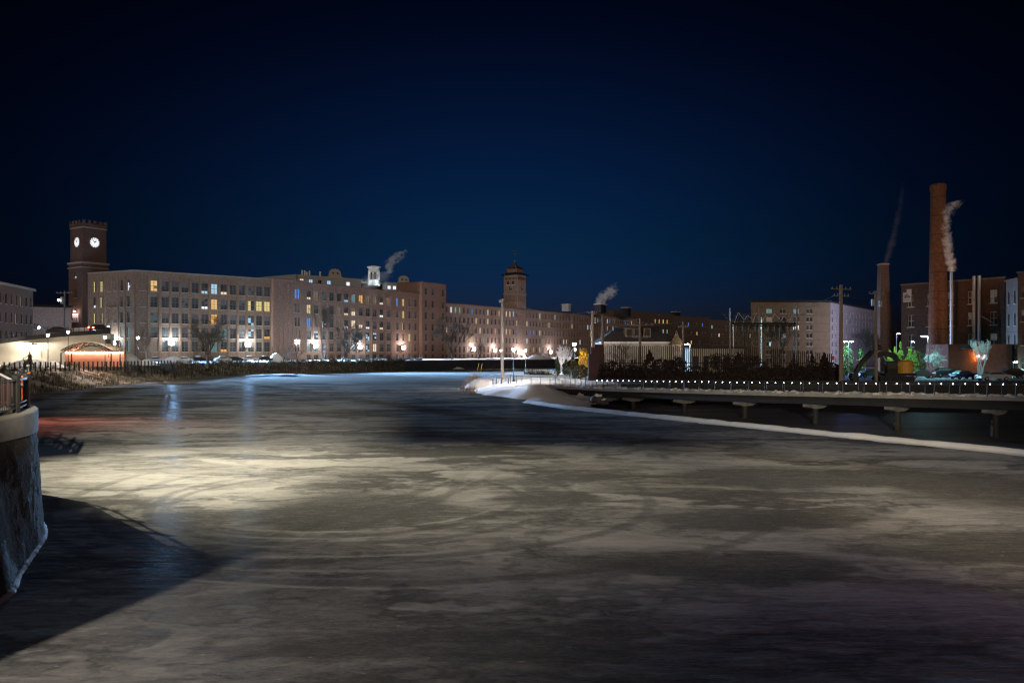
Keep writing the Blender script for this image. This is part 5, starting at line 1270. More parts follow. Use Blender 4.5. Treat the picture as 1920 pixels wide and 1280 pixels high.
def bare_tree(label, px, ybase, Y, h, r, depth, seed, zb=ZL, name='bare_tree', mats=('bark','twig'), lean=(0,0), spread=.6, up=.2, stems=1, trunk_frac=.30, minr=.014, group='bare trees', shrink=.72):
    t = thing(name, label, 'tree', (PX(px,Y), Y, zb), 0, group); rg = random.Random(seed)
    tr, cr = MB(), MB()
    for s_ in range(stems):
        d = Vector((lean[0]+(rg.gauss(0,.12) if stems > 1 else 0), lean[1]+(rg.gauss(0,.1) if stems > 1 else 0), 1)).normalized()
        p = Vector((rg.gauss(0,.4) if stems > 1 else 0, 0, -.3)); L0 = h*trunk_frac+.3; q = p + d*L0
        mid = p + d*L0*.5 + Vector((rg.gauss(0,.08), 0, 0))
        tr.tube(p, mid, r*1.15, r*.95, 8, 0, False); tr.tube(mid, q, r*.95, r*.8, 8, 0, False)
        nb = 2 if stems > 1 else 4
        for k in range(nb):
            e = (d + Vector((rg.gauss(0,spread), rg.gauss(0,spread*.8), up+abs(rg.gauss(0,.3))))).normalized()
            grow(cr, q - d*L0*.15*rg.random(), e, h*(.30 if stems == 1 else .26), r*.62, depth, rg, spread, up, 0, 1, (2,3), shrink, .16, minr)
    tr.obj('trunk', [M[mats[0]], M[mats[1]]], t); cr.obj('crown', [M[mats[0]], M[mats[1]]], t); return t
bare_tree('large spreading bare tree before the mill front', 389, 690, 196, 13.5, .36, 5, 3, zb=2.6, spread=.75, up=.08, trunk_frac=.22, minr=.026, shrink=.70)
bare_tree('clump of slender pale stemmed trees before the wide window wing', 604, 692, 251, 17.0, .15, 4, 8, zb=2.2, stems=4, spread=.30, up=.6, mats=('bark_pale','twig'), trunk_frac=.45)
bare_tree('leaning bare tree whose trunk slants to the right on the bank', 634, 691, 253, 14.0, .26, 5, 14, zb=2.0, lean=(.62,0), spread=.62, up=.2, trunk_frac=.30, minr=.026, shrink=.70)
bare_tree('slender dark bare tree by the river right of the stair tower', 845, 690, 290, 17, .26, 5, 23, zb=1.5, spread=.5, up=.25, lean=(.1,0), trunk_frac=.28, minr=.026, shrink=.68)
bare_tree('low twiggy tree on the bank right of the tall snow heap', 560, 690, 244, 6.0, .14, 3, 31, zb=2.2, spread=.6, up=.3, stems=2)
bare_tree('thin bare tree at the left foot of the stair block', 532, 690, 244, 7.0, .13, 3, 36, zb=2.2, spread=.5, up=.3)
bare_tree('small leaning bare tree before the two far floodlights', 896, 690, 308, 9.0, .18, 3, 41, zb=2.0, spread=.6, up=.3, lean=(.2,0))
bare_tree('pair of thin bare saplings between the pavilion and the mill corner', 272, 680, 200, 10.0, .10, 3, 45, spread=.35, up=.5, stems=2, mats=('bark_pale','twig'))
bare_tree('tiny pale sapling by the ramp wall', 78, 672, 150, 3.4, .05, 2, 47, zb=ZL+.6, spread=.4, up=.4, mats=('bark_pale','bark_pale'), trunk_frac=.35)
bare_tree('bare twiggy tree behind the picket fence near the house', 1172, 690, 141, 6.6, .10, 4, 52, zb=ZR, spread=.55, up=.35)
bare_tree('tall bare tree at the left end of the tan apartment block', 1392, 690, 165, 13, .2, 4, 55, zb=ZR, spread=.5, up=.35, minr=.02)
bare_tree('tall bare tree before the middle of the tan apartment block', 1452, 690, 160, 11, .16, 5, 57, zb=ZR, spread=.5, up=.35, minr=.022)
bare_tree('dark bare tree left of the transformer pole', 1622, 690, 160, 8.5, .15, 5, 59, zb=ZR, spread=.55, up=.3, minr=.022)
bare_tree('brilliant white frosted tree behind the evergreens', 1052, 690, 172, 6.6, .09, 4, 61, zb=ZR, name='frosted_tree', mats=('frost','frost'), spread=.60, up=.45, trunk_frac=.14, minr=.035)
bare_tree('pale frosted vase shaped tree lit teal before the dark mill', 1838, 690, 158, 7.2, .14, 4, 66, zb=ZR, name='frosted_tree', mats=('bark_pale','bark_pale'), spread=.28, up=.65, stems=4, trunk_frac=.3, minr=.02)
bare_tree('round teal lit shrub like tree beside the lot lamp', 1757, 690, 151, 6.0, .08, 5, 69, zb=ZR, mats=('bark_pale','bark_pale'), spread=.65, up=.25, trunk_frac=.10, minr=.024)
mb = MB(); mb.box(-.3,.3,-.2,.2,-.2,.1,1); mb.quad((-.25,-.15,.12),(.25,-.15,.12),(.25,.15,.12),(-.25,.15,.12),0)
tag(mb.obj('added_tree_floodlight', [LT['pink'], M['black']], loc=(PX(1050,170), 169, ZR+.15)), 'added floodlight at the foot of the white frosted tree', 'floodlight')  # fixture added to light the white tree
def conifer(label, px, Y, h, r, m, seed, zb=ZR, cone=True, n=900, size=.22):
    t = thing('evergreen_tree', label, 'tree', (PX(px,Y), Y, zb), 0, 'evergreens'); mb = MB(); mb.tube((0,0,-.2), (0,0,h*.5), .10, .04); mb.obj('trunk', M['bark'], t)
    mb = MB(); leaves(mb, (0,0,h*.52), (r, r, h*.5), n, size, 0, seed, cone=cone); mb.obj('crown', M[m], t); return t
conifer('narrow dark conifer left of the frosted tree', 1045, 160, 3.9, .95, 'leaf', 71)
conifer('shorter dark conifer right of the frosted tree', 1061, 162, 3.4, .95, 'leaf', 72)
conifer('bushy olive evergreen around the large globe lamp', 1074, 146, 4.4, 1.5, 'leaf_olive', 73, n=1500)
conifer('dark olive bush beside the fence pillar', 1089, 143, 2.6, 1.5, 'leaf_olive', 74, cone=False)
conifer('golden lit evergreen touching the fence pillar', 1095, 147, 5.6, 1.0, 'leaf_goldlit', 75, cone=False, n=1400)
lamp('golden_yard_lamp', 'SPOT', (PX(1083,143), 142, 7.2), 2600, (1,.68,.18), .15, (PX(1095,147), 147, 4.6), 42, .6)
conifer('dark conifer behind the right part of the picket fence', 1489, 150, 4.6, 1.6, 'leaf_dark', 76)
conifer('dark conifer before the apartment corner', 1522, 148, 4.8, 1.9, 'leaf_dark', 77)
conifer('dark conifer left of the tallest pole', 1545, 146, 5.0, 1.6, 'leaf_dark', 78)
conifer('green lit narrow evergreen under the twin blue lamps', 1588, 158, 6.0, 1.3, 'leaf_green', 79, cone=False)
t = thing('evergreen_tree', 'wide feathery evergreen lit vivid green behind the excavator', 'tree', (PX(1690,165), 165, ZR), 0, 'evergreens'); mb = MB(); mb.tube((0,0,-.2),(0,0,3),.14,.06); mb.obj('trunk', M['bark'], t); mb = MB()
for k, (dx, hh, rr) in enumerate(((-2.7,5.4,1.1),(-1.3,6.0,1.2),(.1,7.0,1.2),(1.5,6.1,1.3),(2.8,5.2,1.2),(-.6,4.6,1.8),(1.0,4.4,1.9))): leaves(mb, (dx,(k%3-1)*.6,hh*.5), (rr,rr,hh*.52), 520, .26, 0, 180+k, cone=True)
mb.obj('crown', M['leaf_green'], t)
conifer('dark round evergreen right of the green lit one', 1722, 168, 5.2, 1.6, 'leaf', 81, cone=False)
conifer('thin yellow green sapling above the excavator arm', 1615, 156, 5.6, .6, 'leaf_green', 82, cone=False, n=400)
lamp('lot_green_lamp', 'SPOT', (PX(1700,158), 158, 10.0), 7000, (.5,1,.35), .2, (PX(1688,165), 165, 4), 80, .7)
lamp('lot_teal_lamp', 'SPOT', (PX(1735,148), 148, 10.5), 11000, (.30,.85,1), .2, (PX(1765,146), 146, 0), 110, .8)
lamp('lot_green_lamp', 'SPOT', (PX(1594,155), 155, 10.2), 4000, (.35,1,.55), .2, (PX(1592,158), 158, 3), 70, .7)
lamp('lot_teal_lamp', 'SPOT', (PX(1826,153), 153, 9.0), 2200, (.35,.9,1), .2, (PX(1838,158), 158, 6), 70, .7)
# creepers and bushes in front of the fence
rb = random.Random(9)
for k, (px, w_, h_, lab) in enumerate(((1145,1.9,3.6,'dark creeper mass beside the fence end pillar'),(1180,2.2,2.8,'low dark bush under the thinnest fence pickets'),(1218,2.6,5.2,'tallest dark bush at the middle of the picket fence'),(1246,2.2,4.0,'dark bush right of the tallest one on the fence'),(1268,1.8,4.2,'pointed dark bush below the lit turret'),(1300,2.6,2.6,'low dark bush right of the turret'),
        (1352,3.0,4.9,'broad dark bush below the substation mast'),(1385,2.6,5.0,'dark bush under the gantry left end'),(1412,2.4,4.4,'dark bush under the gantry middle'),(1448,2.6,2.8,'low dark bush under the gantry right end'),(1490,2.6,2.8,'low dark bush in front of the conifer by the fence'),(1530,2.6,2.6,'low dark bush before the apartment corner'),(1556,1.8,3.2,'dark bush at the foot of the tallest pole'))):
    t = thing('fence_bush', lab, 'bush', (PX(px,Yf-.8), Yf-.8, ZR-.1), 0, 'bushes along the picket fence'); mb = MB()
    leaves(mb, (0,0,h_*.42), (w_*1.15,.8,h_*.6), 1500, .26, 0, 100+k, shell=.3, cone=h_ > 4.5 and k != 6); leaves(mb, (0,0,.7), (w_*1.3,.8,1.2), 700, .26, 0, 200+k, shell=.2); mb.obj('foliage', M['leaf_dark'], t)
    mb = MB()
    for j in range(5): mb.tube((rb.uniform(-.5,.5),0,-.2), (rb.uniform(-w_,w_)*.7, rb.uniform(-.3,.3), h_*.8), .05, .015, 4)
    mb.obj('stem', M['bark'], t)
# snowy hedge
t = thing('snowy_hedge', 'clipped dark hedge dusted with snow on the far side of the promontory', 'hedge', (PX(1010,172), 172, ZR)); mb = MB()
for k in range(9): leaves(mb, (-2.5+k*.66,0,.35), (.75,.8,.85 - .05*k), 330, .17, 0, 300+k, shell=.6)
mb.obj('foliage', M['leaf'], t); mb = MB()
for k in range(9): leaves(mb, (-2.5+k*.66,-.1,.75 - .02*k), (.6,.7,.45), 80, .22, 0, 320+k, shell=.2)
mb.obj('snow_dusting', M['snow'], t)
# brush and grass on the banks
def tufts(name, area, n, h, m, seed, zf, stuff=True, mats=None, w=.03, droop=.5):
    mb = MB(); rg = random.Random(seed)
    k = 0
    while k < n:
        q = area(rg)
        if q is None: continue
        x, y = q; z = zf(x, y); k += 1
        dens = nz(x, y, .22)
        for _ in range(7):
            a = rg.uniform(0, 6.28); hh = h*rg.uniform(.4,1.25)*(1+.5*dens); d = Vector((math.cos(a), math.sin(a), 0))
            b = Vector((x+rg.gauss(0,.25), y+rg.gauss(0,.25), z-.05)); tip = b + d*hh*droop*rg.random() + Vector((0,0,hh)); s_ = Vector((-d.y, d.x, 0))*w
            mb.add([b-s_, b+s_, tip], [(0,1,2)], rg.randrange(len(m)))
    o_ = mb.obj(name, [M[x] for x in m]); return tag(o_, kind='stuff')
def area_left(rg):
    x, y = rg.uniform(-98,-68), rg.uniform(121,192); d = sd_poly(x, y, LB)
    if not .6 < d < 14: return None
    if nz(x, y, .12) < .02*rg.random()-.08 and rg.random() < .8: return None
    return x, y
tufts('bank_brush', area_left, 1500, .85, ('brush','bank','brush_dark'), 5, left_z, w=.05)
def area_far(rg):
    x, y = rg.uniform(-84,10), rg.uniform(185,330); d = sd_poly(x, y, LB)
    if not .2 < d < 7: return None
    if y > 262 and (x > -32): return None
    return x, y
tufts('far_bank_brush', area_far, 1900, 1.05, ('brush_dark','brush_dark','brush'), 6, left_z, w=.07, droop=.7)
def area_prom(rg):
    x, y = rg.uniform(-9.6,-2), rg.uniform(117,150); d = sd_poly(x, y, RB)
    return (x, y) if .3 < d < 3.0 else None
tufts('shore_grass', area_prom, 150, .7, ('reed','brush'), 7, right_z, w=.022)
def area_tip(rg):
    a = P(884, 712, 150); return a.x+rg.gauss(0,.8), 150+rg.gauss(0,2)
tufts('reeds', area_tip, 40, 1.5, ('reed',), 8, right_z, w=.022, droop=.25)
# dark masonry wall along the far bank
mb = MB(); a, b = (-36.5,271.5), (16,322)
d, L_ = unit(a, b); nn = Vector((d.y,-d.x)); A, B_ = Vector(a)+nn*1.5, Vector(b)+nn*1.5
mb.prism([(A.x,A.y),(B_.x,B_.y),(B_.x-nn.x*1.2,B_.y-nn.y*1.2),(A.x-nn.x*1.2,A.y-nn.y*1.2)], -.5, 3.4); 
mb.prism([(A.x+nn.x*.15,A.y+nn.y*.15),(B_.x+nn.x*.15,B_.y+nn.y*.15),(B_.x-nn.x*1.2,B_.y-nn.y*1.2),(A.x-nn.x*1.2,A.y-nn.y*1.2)], 3.4, 3.65, 1)
tag(mb.obj('river_wall', [mat('black_masonry', (.02,.022,.028), .9, (.04,.043,.05), .5), M['snow']]), 'low black masonry wall along the far bank topped with snow', 'river wall')

# ================================================================== right-hand town
# pale apartment block on the right: tan end and grey long side
Ya = 250; ca = Vector((PX(1557,Ya), Ya)); la = Vector((PX(1408,Ya-2), Ya-2)); ea = Vector((PX(1641,300), 300)); zt_ = PZ(567, Ya)
t = thing('apartment_block', 'apartment block with a tan end wall and a long grey side of tiny windows', 'apartment block', (ca.x, ca.y, 0)); mb = MB()
rl = lambda v: (v.x-ca.x, v.y-ca.y)
LL_ = (ca-la).length; ops1 = facade(mb, rl(la), (0,0), ZR, zt_, [(LL_*k-.95, LL_*k+.95) for k in (.23,.40,.57,.735)], [(ZR+1.6+k*2.55, ZR+3.0+k*2.55) for k in range(7)], 0)
LR_ = (ea-ca).length; ops2 = facade(mb, (0,0), rl(ea), ZR, zt_, [(LR_*(k+.5)/14-.6, LR_*(k+.5)/14+.6) for k in range(14)], [(ZR+1.5+k*2.55, ZR+3.0+k*2.55) for k in range(7)], 1)
facade(mb, rl(ea), rl(la+(ea-ca)), ZR, zt_, mi=1); facade(mb, rl(la+(ea-ca)), rl(la), ZR, zt_, mi=0)
mb.add([(*rl(la),zt_-.02),(0,0,zt_-.02),(*rl(ea),zt_-.02),(*rl(la+(ea-ca)),zt_-.02)], [(0,1,2,3)], 2)
for k in range(1, 7): strip(mb, rl(la), (0,0), 0, LL_, ZR+.9+k*2.55, ZR+1.0+k*2.55, .06, 3)
mb.obj('wall', [M['render_tan'], M['render_lilac'], M['roof_dark'], M['brick_grey']], t)
mb = MB(); strip(mb, rl(la), (0,0), -.3, LL_+.3, zt_, zt_+.7, .4); mb.obj('cornice', M['roof_dark'], t); mb = MB(); strip(mb, (0,0), rl(ea), .4, LR_, zt_, zt_+.4, .3); mb.obj('cornice', M['roof_dark'], t)
add_windows(t, ops1, lambda ci, ri: {(0,6):'teal',(2,6):'teal',(0,5):'dimwarm',(2,4):'lowwhite',(1,3):'spotsblue',(0,2):'spotsblue'}.get((ci, ri), 'dark'), 2, 1, True, single=True)
add_windows(t, [q for q in ops2][:72], lambda ci, ri: 'cream' if ci in (3,13) else rnd.choice(['dim','white','dark','dark','dark','dark','cool','dark']), 1, 1, False, single=True)
# low chimney
def chimney(label, px, ytop, Y, r0_, r1_, zb, m, n=14, name='chimney', sq=False):
    t = thing(name, label, 'chimney', (PX(px,Y), Y, zb)); h = PZ(ytop,Y)-zb; mb = MB()
    if sq: square(mb, r0_, 0, h*.62, 0, r0_*.98); square(mb, r0_*.82, h*.62, h, 0, r1_)
    else: mb.lathe((0,0,0), [(r0_*1.15,0),(r0_*1.12,h*.12),(r0_,h*.13),(r1_,h-1.6)], n)
    mb.obj('shaft', m, t); mb = MB()
    if sq: square(mb, r1_*1.12, h, h+.35)
    else: mb.lathe((0,0,0), [(r1_,h-1.6),(r1_*1.12,h-1.2),(r1_*1.14,h-.3),(r1_*1.02,h)], n)
    mb.obj('cap', m if not sq else M['concrete'], t)
    if not sq:
        mb = MB()
        for k in range(1, 9): zz = h*(.13+.1*k); rr = r0_+(r1_-r0_)*(zz-h*.13)/(h*.87-1.6); mb.lathe((0,0,zz), [(rr+.04,0),(rr+.04,.12)], n)
        mb.obj('band', M['steel_dark'], t)
    return t
chimney('shorter square tan chimney behind the transformer pole', 1656, 497, 205, 1.45, 1.0, ZR, mat('pinkish_brick', (.085,.055,.048), .9, (.15,.10,.085), 2.0), sq=True)
Yk = 186
chimney('tallest round brick chimney with orange glow and iron bands', 1759, 346, Yk, 2.15, 1.62, ZR, M['brick_stack'], 20)
lamp('mill_yard_lamp', 'SPOT', (PX(1742,160), 158, 8), 15000, (1,.50,.24), .4, (PX(1762,Yk), Yk, 27), 62, .9)
t = thing('steel_stack', 'thin grey steel stack giving off steam beside the brick chimney', 'stack', (PX(1784,178), 178, ZR)); h_ = PZ(510,178)-ZR
mb = MB(); mb.lathe((0,0,0), [(.36,0),(.30,h_)], 10); mb.obj('pipe', M['galv'], t)
mb = MB()
for k in range(1, 7): mb.lathe((0,0,h_*k/7), [(.40,0),(.40,.12)], 10)
mb.obj('collar', M['galv'], t)
# dark brick mill at the right
tR = {(2,3):'dim',(4,3):'dim'}
t = block('dark brick mill behind the tallest chimney with pipes on its front', 'brick_mill', 'mill', 1690, 1884, 196, 176, 533, 196, M['brick_dark'], 5, 4, 1.55, 2.9, tbl=tR, zb=ZR, lit_p=0, depth=30, nx=2, ny=2, pale=True, single=False, z1=22.6)
a = Vector((PX(1690,196),196)); b = Vector((PX(1884,176),176)); uR = (b-a).normalized()
sgn_s = line_s((a.x,a.y), uR, 1694)
mb = MB(); z0_, z1_ = PZ(566,194), PZ(548,194); w_ = 16/F*194
mb.box(sgn_s, sgn_s+w_, -.18, -.02, z0_, z1_); mb.box(sgn_s+w_*.45, sgn_s+w_, -.18, -.02, z1_, PZ(542,194)); sg = mb.obj('sign', M['stone'], t)
mb = MB()
for k, hh in enumerate((.5,.9,1.1,.95,.6)): mb.box(sgn_s+.25+k*.32, sgn_s+.42+k*.32, -.21, -.185, z0_+.95, z0_+.95+hh)
mb.box(sgn_s+.05, sgn_s+w_-.05, -.21, -.185, z0_+.55, z0_+.65); mb.obj('sign_marking', M['brick_dark'], sg)
for px in (1829,1839):
    s_ = line_s((a.x,a.y), uR, px); mb = MB(); mb.tube((s_,-.6,5), (s_,-.6,23.5), .36, .36, 10); mb.obj('flue', M['galv'], t)
mb = MB(); s_ = line_s((a.x,a.y), uR, 1843); mb.tube((s_,-.6,PZ(592,178)), (s_+2.4,-.4,PZ(605,178)), .12); mb.obj('conduit', M['galv'], t)
t = block('grey faced mill bay with tall paired windows near the right edge', 'mill_bay', 'mill', 1886, 1909, 172, 165, 533, 172, mat('grey_brick', (.085,.08,.075), .9, (.12,.11,.10), 1), 2, 4, .85, 2.6, tbl={(0,3):'dimteal',(1,3):'dimteal',(0,2):'dimteal',(1,2):'dimteal',(0,1):'bluedeep',(1,1):'bluedeep'}, zb=ZR, lit_p=0, depth=20, nx=2, ny=3, pale=True, single=False, z1=21.4)
block('brown brick tower block cut off by the right edge', 'brick_tower', 'tower', 1908, 1990, 162, 158, 508, 162, mat('brown_brick', (.085,.05,.038), .95, (.12,.07,.052), 1), 3, 4, 1.2, 2.4, zb=ZR, lit_p=0, depth=16, z1=PZ(512,162))
# low red annex lit by a sodium lamp
ya = 166; a = P(1778, 690, ya); t = thing('annex', 'low red brick annex with an orange lit corner and lean-to roof', 'annex', (a.x, a.y, ZR)); La_ = PX(1898,ya)-a.x; ha = PZ(645,ya)-ZR
mb = MB(); ops = facade(mb, (0,0), (La_,0), 0, ha); facade(mb, (0,9), (0,0), 0, ha); facade(mb, (La_,0), (La_,9), 0, ha); mb.add([(0,0,ha),(La_,0,ha),(La_,9,ha),(0,9,ha)], [(0,1,2,3)], 1)
mb.obj('wall', [mat('annex_brick', (.07,.030,.022), .95, (.11,.05,.035), 1.2), M['roof_dark']], t)
mb = MB(); x0_ = PX(1791,ya)-a.x; x1_ = PX(1818,ya)-a.x; mb.add([(x0_,-2.2,PZ(653.5,ya)-ZR),(x1_,-2.2,PZ(653.5,ya)-ZR),(x1_-.1,-.1,PZ(646,ya)-ZR),(x0_+.3,-.1,PZ(646,ya)-ZR)], [(0,1,2,3)]); mb.box(x0_,x1_,-2.25,-2.15,PZ(655,ya)-ZR,PZ(653.5,ya)-ZR); mb.obj('canopy', M['shingle'], t)
xl = PX(1833,ya)-a.x; mb = MB(); mb.box(xl-.2,xl+.2,-.5,-.1,3.9,4.1); mb.obj('wall_lamp', LT['sodium'], t)
xs = PX(1842,ya)-a.x; mb = MB(); mb.box(xs-.8,xs+.8,-.35,-.2,3.3,4.3); mb.obj('lit_sign', E['white'], t)
# parking-lot lamps
def lot_lamp(label, px, ytop, Y, m, heads, zb=ZR):
    t = thing('lot_lamp', label, 'street lamp', (PX(px,Y), Y, zb), 0, 'parking lot lamps'); h = PZ(ytop,Y)-zb; mb = MB(); mb.lathe((0,0,0), [(.2,0),(.2,.5),(.08,.55),(.06,h)], 6); mb.obj('pole', M['galv'], t)
    for dx in heads:
        mb = MB(); mb.box(min(dx*.25,dx*1.0), max(dx*.25,dx*1.0), -.2, .2, h-.02, h+.10, 1); mb.box(min(dx*.3,dx*.95), max(dx*.3,dx*.95), -.18, .18, h-.10, h-.025, 0); mb.obj('lamp_head', [LT[m], M['black']], t)
lot_lamp('twin headed lot lamp glowing deep blue left of the transformer pole', 1591, 640, 156, 'blueled', (-.9,.9))
lot_lamp('white round lot lamp left of the dark mill', 1681, 625, 178, 'pink', (.7,))
lot_lamp('single blue lot lamp above the green lit evergreen', 1708, 640, 172, 'blueled', (.6,))
lot_lamp('tall teal lot lamp before the chimney base', 1740, 630, 148, 'led', (-1.2,))
lot_lamp('small teal lamp near the right end of the annex', 1900, 678, 160, 'led', (.8,))
# stop sign
t = thing('stop_sign', 'round red stop sign glowing behind the tallest pole bushes', 'sign', (PX(1561,143), 143, ZR)); zs_ = PZ(671,143)-ZR
mb = MB(); mb.tube((0,.03,-.1),(0,.03,zs_+.3),.035); mb.obj('post', M['galv'], t)
mb = MB(); v = [(.38*math.cos(R(22.5+45*k)), 0, zs_+.38*math.sin(R(22.5+45*k))) for k in range(8)]; v2 = [(x, -.03, z) for x, y, z in v]
mb.add(v+v2, [tuple(range(8)), tuple(range(15,7,-1))]+[(k,(k+1)%8,8+(k+1)%8,8+k) for k in range(8)]); sg = mb.obj('sign_plate', mat('sign_red', (.62,.03,.03), .5), t)
lo = lettering('STOP', sg, (-.27,-.04,zs_-.09), .24, M['white_paint'])

# excavator
Ye = 129; t = thing('excavator', 'dark tracked excavator with raised bent arm and a yellow drum shaped rear', 'excavator', (PX(1675,Ye), Ye, ZR+.12)); o = t.location.copy()
def ep(px, py): return P(px, py, Ye) - o
mb = MB()
for y in (-1.1, 1.1):
    prof = [(-2.6,.1),(-2.9,.45),(-2.6,.85),(2.6,.85),(2.9,.45),(2.6,.1)]; n = 6
    mb.add([(x,y-.3,z) for x, z in prof]+[(x,y+.3,z) for x, z in prof], [tuple(range(n)), tuple(range(2*n-1,n-1,-1))]+[(i,i+n,(i+1)%n+n,(i+1)%n) for i in range(n)])
mb.obj('track', M['steel_dark'], t)
mb = MB(); mb.box(-1.9,3.1,-1.2,1.2,.95,1.35); mb.obj('platform', M['steel_dark'], t)
mb = MB(); x0_, x1_ = ep(1681,690).x, ep(1711,690).x; mb.lathe(((x0_+x1_)/2,0,1.35), [((x1_-x0_)/2*.97,0),((x1_-x0_)/2,.1),((x1_-x0_)/2,1.75),((x1_-x0_)/2*.9,1.95),((x1_-x0_)/2*.4,2.1)], 20); mb.obj('rear_housing', M['yellow_paint'], t, smooth=False)
mb = MB(); mb.box(-1.5,.15,-1.15,-.1,1.35,3.3); mb.box(-1.42,.05,-1.17,-1.155,2.1,3.1,1); mb.obj('cab', [M['steel_dark'], M['glass_dark']], t)
bl = [ep(1688,684), ep(1676,666), ep(1655,662), ep(1642,668), ep(1630,664)]
def beam(mb, pts, r):
    for a, b in zip(pts, pts[1:]):
        d = (b-a).normalized(); u_ = Vector((-d.z,0,d.x)); v = []
        for q, rr in ((a, r), (b, r*.85)):
            for s1, s2 in ((1,-1),(1,1),(-1,1),(-1,-1)): v.append(q+u_*rr*s1+Vector((0,s2*.28,0)))
        mb.add(v, [(0,1,5,4),(1,2,6,5),(2,3,7,6),(3,0,4,7),(3,2,1,0),(4,5,6,7)])
mb = MB(); beam(mb, [V3((bl[0].x-1.0,0,1.4))]+bl[:4], .42); mb.obj('boom', M['black'], t)
mb = MB(); beam(mb, [ep(1652,650), ep(1634,660), ep(1612,684), ep(1604,700)], .34); mb.obj('arm', M['black'], t)
mb = MB(); q = ep(1603,705); prof = [(-.7,.5),(-.8,-.3),(-.3,-.8),(.4,-.75),(.5,-.2),(.35,.5)]; n = 6; mb.add([(q.x+x,-.5,q.z+z) for x, z in prof]+[(q.x+x,.5,q.z+z) for x, z in prof], [tuple(range(n)),tuple(range(2*n-1,n-1,-1))]+[(i,i+n,(i+1)%n+n,(i+1)%n) for i in range(n)]); mb.obj('bucket', M['black'], t)
mb = MB(); mb.tube(ep(1672,690)+V3((0,.2,0)), ep(1655,664)+V3((0,.2,0)), .12); mb.tube(ep(1660,660), ep(1634,655), .1); mb.obj('ram', M['galv'], t)

# ================================================================== steam
def steam_mat(name, dens, scale, pts, col=(.9,.9,.92), rag=1.6):
    """density falls off round a chain of soft puffs (object space) and is torn by noise"""
    m = bpy.data.materials.new(name); m.use_nodes = True; n, l = m.node_tree.nodes, m.node_tree.links
    n.remove(n['Principled BSDF']); v = n.new('ShaderNodeVolumePrincipled'); v.inputs['Color'].default_value = (*col, 1); v.inputs['Anisotropy'].default_value = -.45
    tc = n.new('ShaderNodeTexCoord'); best = None
    def mm(op, a, b_=None, cl=False):
        t = n.new('ShaderNodeMath'); t.operation = op; t.use_clamp = cl
        for k, x in ((0, a), (1, b_)):
            if x is None: continue
            if isinstance(x, (int, float)): t.inputs[k].default_value = x
            else: l.new(x, t.inputs[k])
        return t.outputs[0]
    for k_, (x, y, z, r) in enumerate(pts):
        d = n.new('ShaderNodeVectorMath'); d.operation = 'DISTANCE'; l.new(tc.outputs['Object'], d.inputs[0]); d.inputs[1].default_value = (x, y, z)
        f = mm('SUBTRACT', 1.0, mm('DIVIDE', d.outputs['Value'], r)); f = mm('MULTIPLY', f, 1.15-.60*k_/len(pts)); best = f if best is None else mm('MAXIMUM', best, f)
    tx = n.new('ShaderNodeTexNoise'); tx.inputs['Scale'].default_value = scale; tx.inputs['Detail'].default_value = 6; tx.inputs['Roughness'].default_value = .62; tx.inputs['Distortion'].default_value = .8
    l.new(tc.outputs['Object'], tx.inputs['Vector'])
    q = mm('ADD', best, mm('MULTIPLY', mm('SUBTRACT', tx.outputs['Fac'], .62), rag), True)
    l.new(mm('MULTIPLY', q, dens), v.inputs['Density']); l.new(v.outputs[0], n['Material Output'].inputs['Volume']); return m
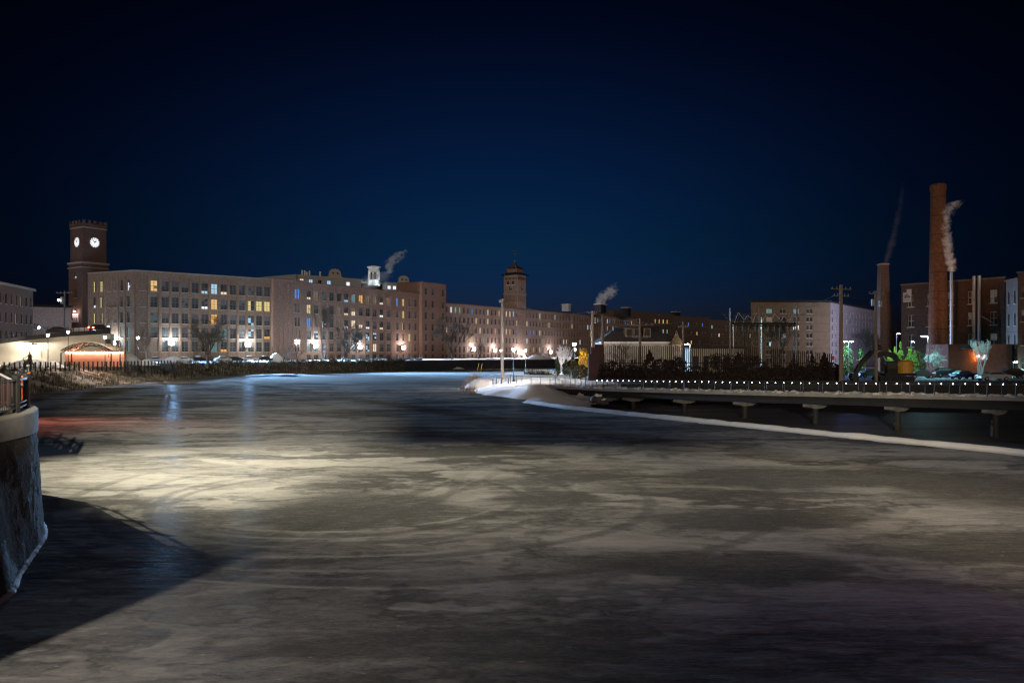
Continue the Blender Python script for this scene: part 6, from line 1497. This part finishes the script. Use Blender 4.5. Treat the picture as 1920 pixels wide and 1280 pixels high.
def plume(label, pts, name, dens, scale, Y, seed=0, col=(.9,.9,.92), rag=1.6):
    """soft steam through (px, py, radius px): a closed tube round it holds the volume"""
    t0 = P(pts[0][0], pts[0][1], Y); mb = MB(); n = 12; dense = []
    for a, b in zip(pts, pts[1:]):
        for k in range(4): f = k/4; dense.append(tuple(a[i]+(b[i]-a[i])*f for i in range(3)))
    dense.append(pts[-1])
    cen = []
    for k in range(26):
        f = k/25*(len(dense)-1); a, b = dense[int(f)], dense[min(len(dense)-1, int(f)+1)]; g = f-int(f)
        q = P(a[0]+(b[0]-a[0])*g, a[1]+(b[1]-a[1])*g, Y)-t0; cen.append((q.x, q.y, q.z, (a[2]+(b[2]-a[2])*g)/F*Y*1.75*(1+.35*noise.noise((k*.8, seed, 0)))))
    d0 = P(dense[0][0], dense[0][1], Y)-P(dense[1][0], dense[1][1], Y); d0.normalize()
    d1 = P(dense[-1][0], dense[-1][1], Y)-P(dense[-2][0], dense[-2][1], Y); d1.normalize()
    rings = [(P(*dense[0][:2], Y)-t0+d0*.15, dense[0][2]/F*Y*.5)] + [(P(px, py, Y)-t0, r/F*Y*2.3) for px, py, r in dense] + [(P(*dense[-1][:2], Y)-t0+d1*dense[-1][2]/F*Y*1.6, dense[-1][2]/F*Y*.6)]
    for c_, rr in rings:
        for i in range(n): a = 2*math.pi*i/n; mb.v.append((c_.x+rr*math.cos(a), rr*math.sin(a), c_.z))
    L = len(rings)
    for j in range(L-1):
        for i in range(n): mb.f.append((j*n+i, j*n+(i+1)%n, (j+1)*n+(i+1)%n, (j+1)*n+i)); mb.m.append(0)
    mb.f.append(tuple(range(n-1,-1,-1))); mb.m.append(0); mb.f.append(tuple(range((L-1)*n, L*n))); mb.m.append(0)
    return tag(mb.obj('steam_plume', steam_mat(name, dens, scale, cen, col, rag), loc=t0), label, 'steam')
plume('thick pinkish steam column rising from the thin steel stack', [(1785,508,5),(1782,490,7),(1777,470,6.5),(1776,450,8),(1775,430,6),(1775,412,6.5),(1777,396,8),(1786,384,8),(1800,378,6)], 'stack_steam', 1.3, 1.0, 176, 1, (.92,.92,.96), rag=2.4)
plume('thin wisp of steam above the cupola', [(731,512,4),(729,502,6),(732,494,7),(738,485,8),(748,479,8),(754,474,6)], 'roof_steam', .75, .55, 370, 2, (.72,.86,1), 2.6)
plume('puff of steam drifting before the white cupola', [(686,541,8),(694,532,11),(703,524,12),(712,516,13),(719,514,11),(723,512,7)], 'cupola_steam', .16, .4, 357, 3, (.8,.9,1), 1.6)
plume('steam puffs rising from the far mill roof', [(1117,577,3),(1123,569,6),(1131,558,9),(1141,550,10),(1149,541,8),(1152,536,5)], 'far_steam', .7, .40, 425, 4, (.80,.90,1), rag=2.5)
plume('torn wisp of steam high beyond the long mill', [(1163,512,4),(1169,519,6),(1180,527,7),(1190,535,6)], 'wisp_steam', .45, .5, 430, 5, rag=2.6)
plume('faint slanting smoke trail above the shorter chimney', [(1660,494,4),(1668,470,5),(1676,440,5),(1684,405,5),(1690,375,4),(1694,345,3)], 'trail_smoke', .10, .5, 205, 6, (.7,.65,.8), 1.4)
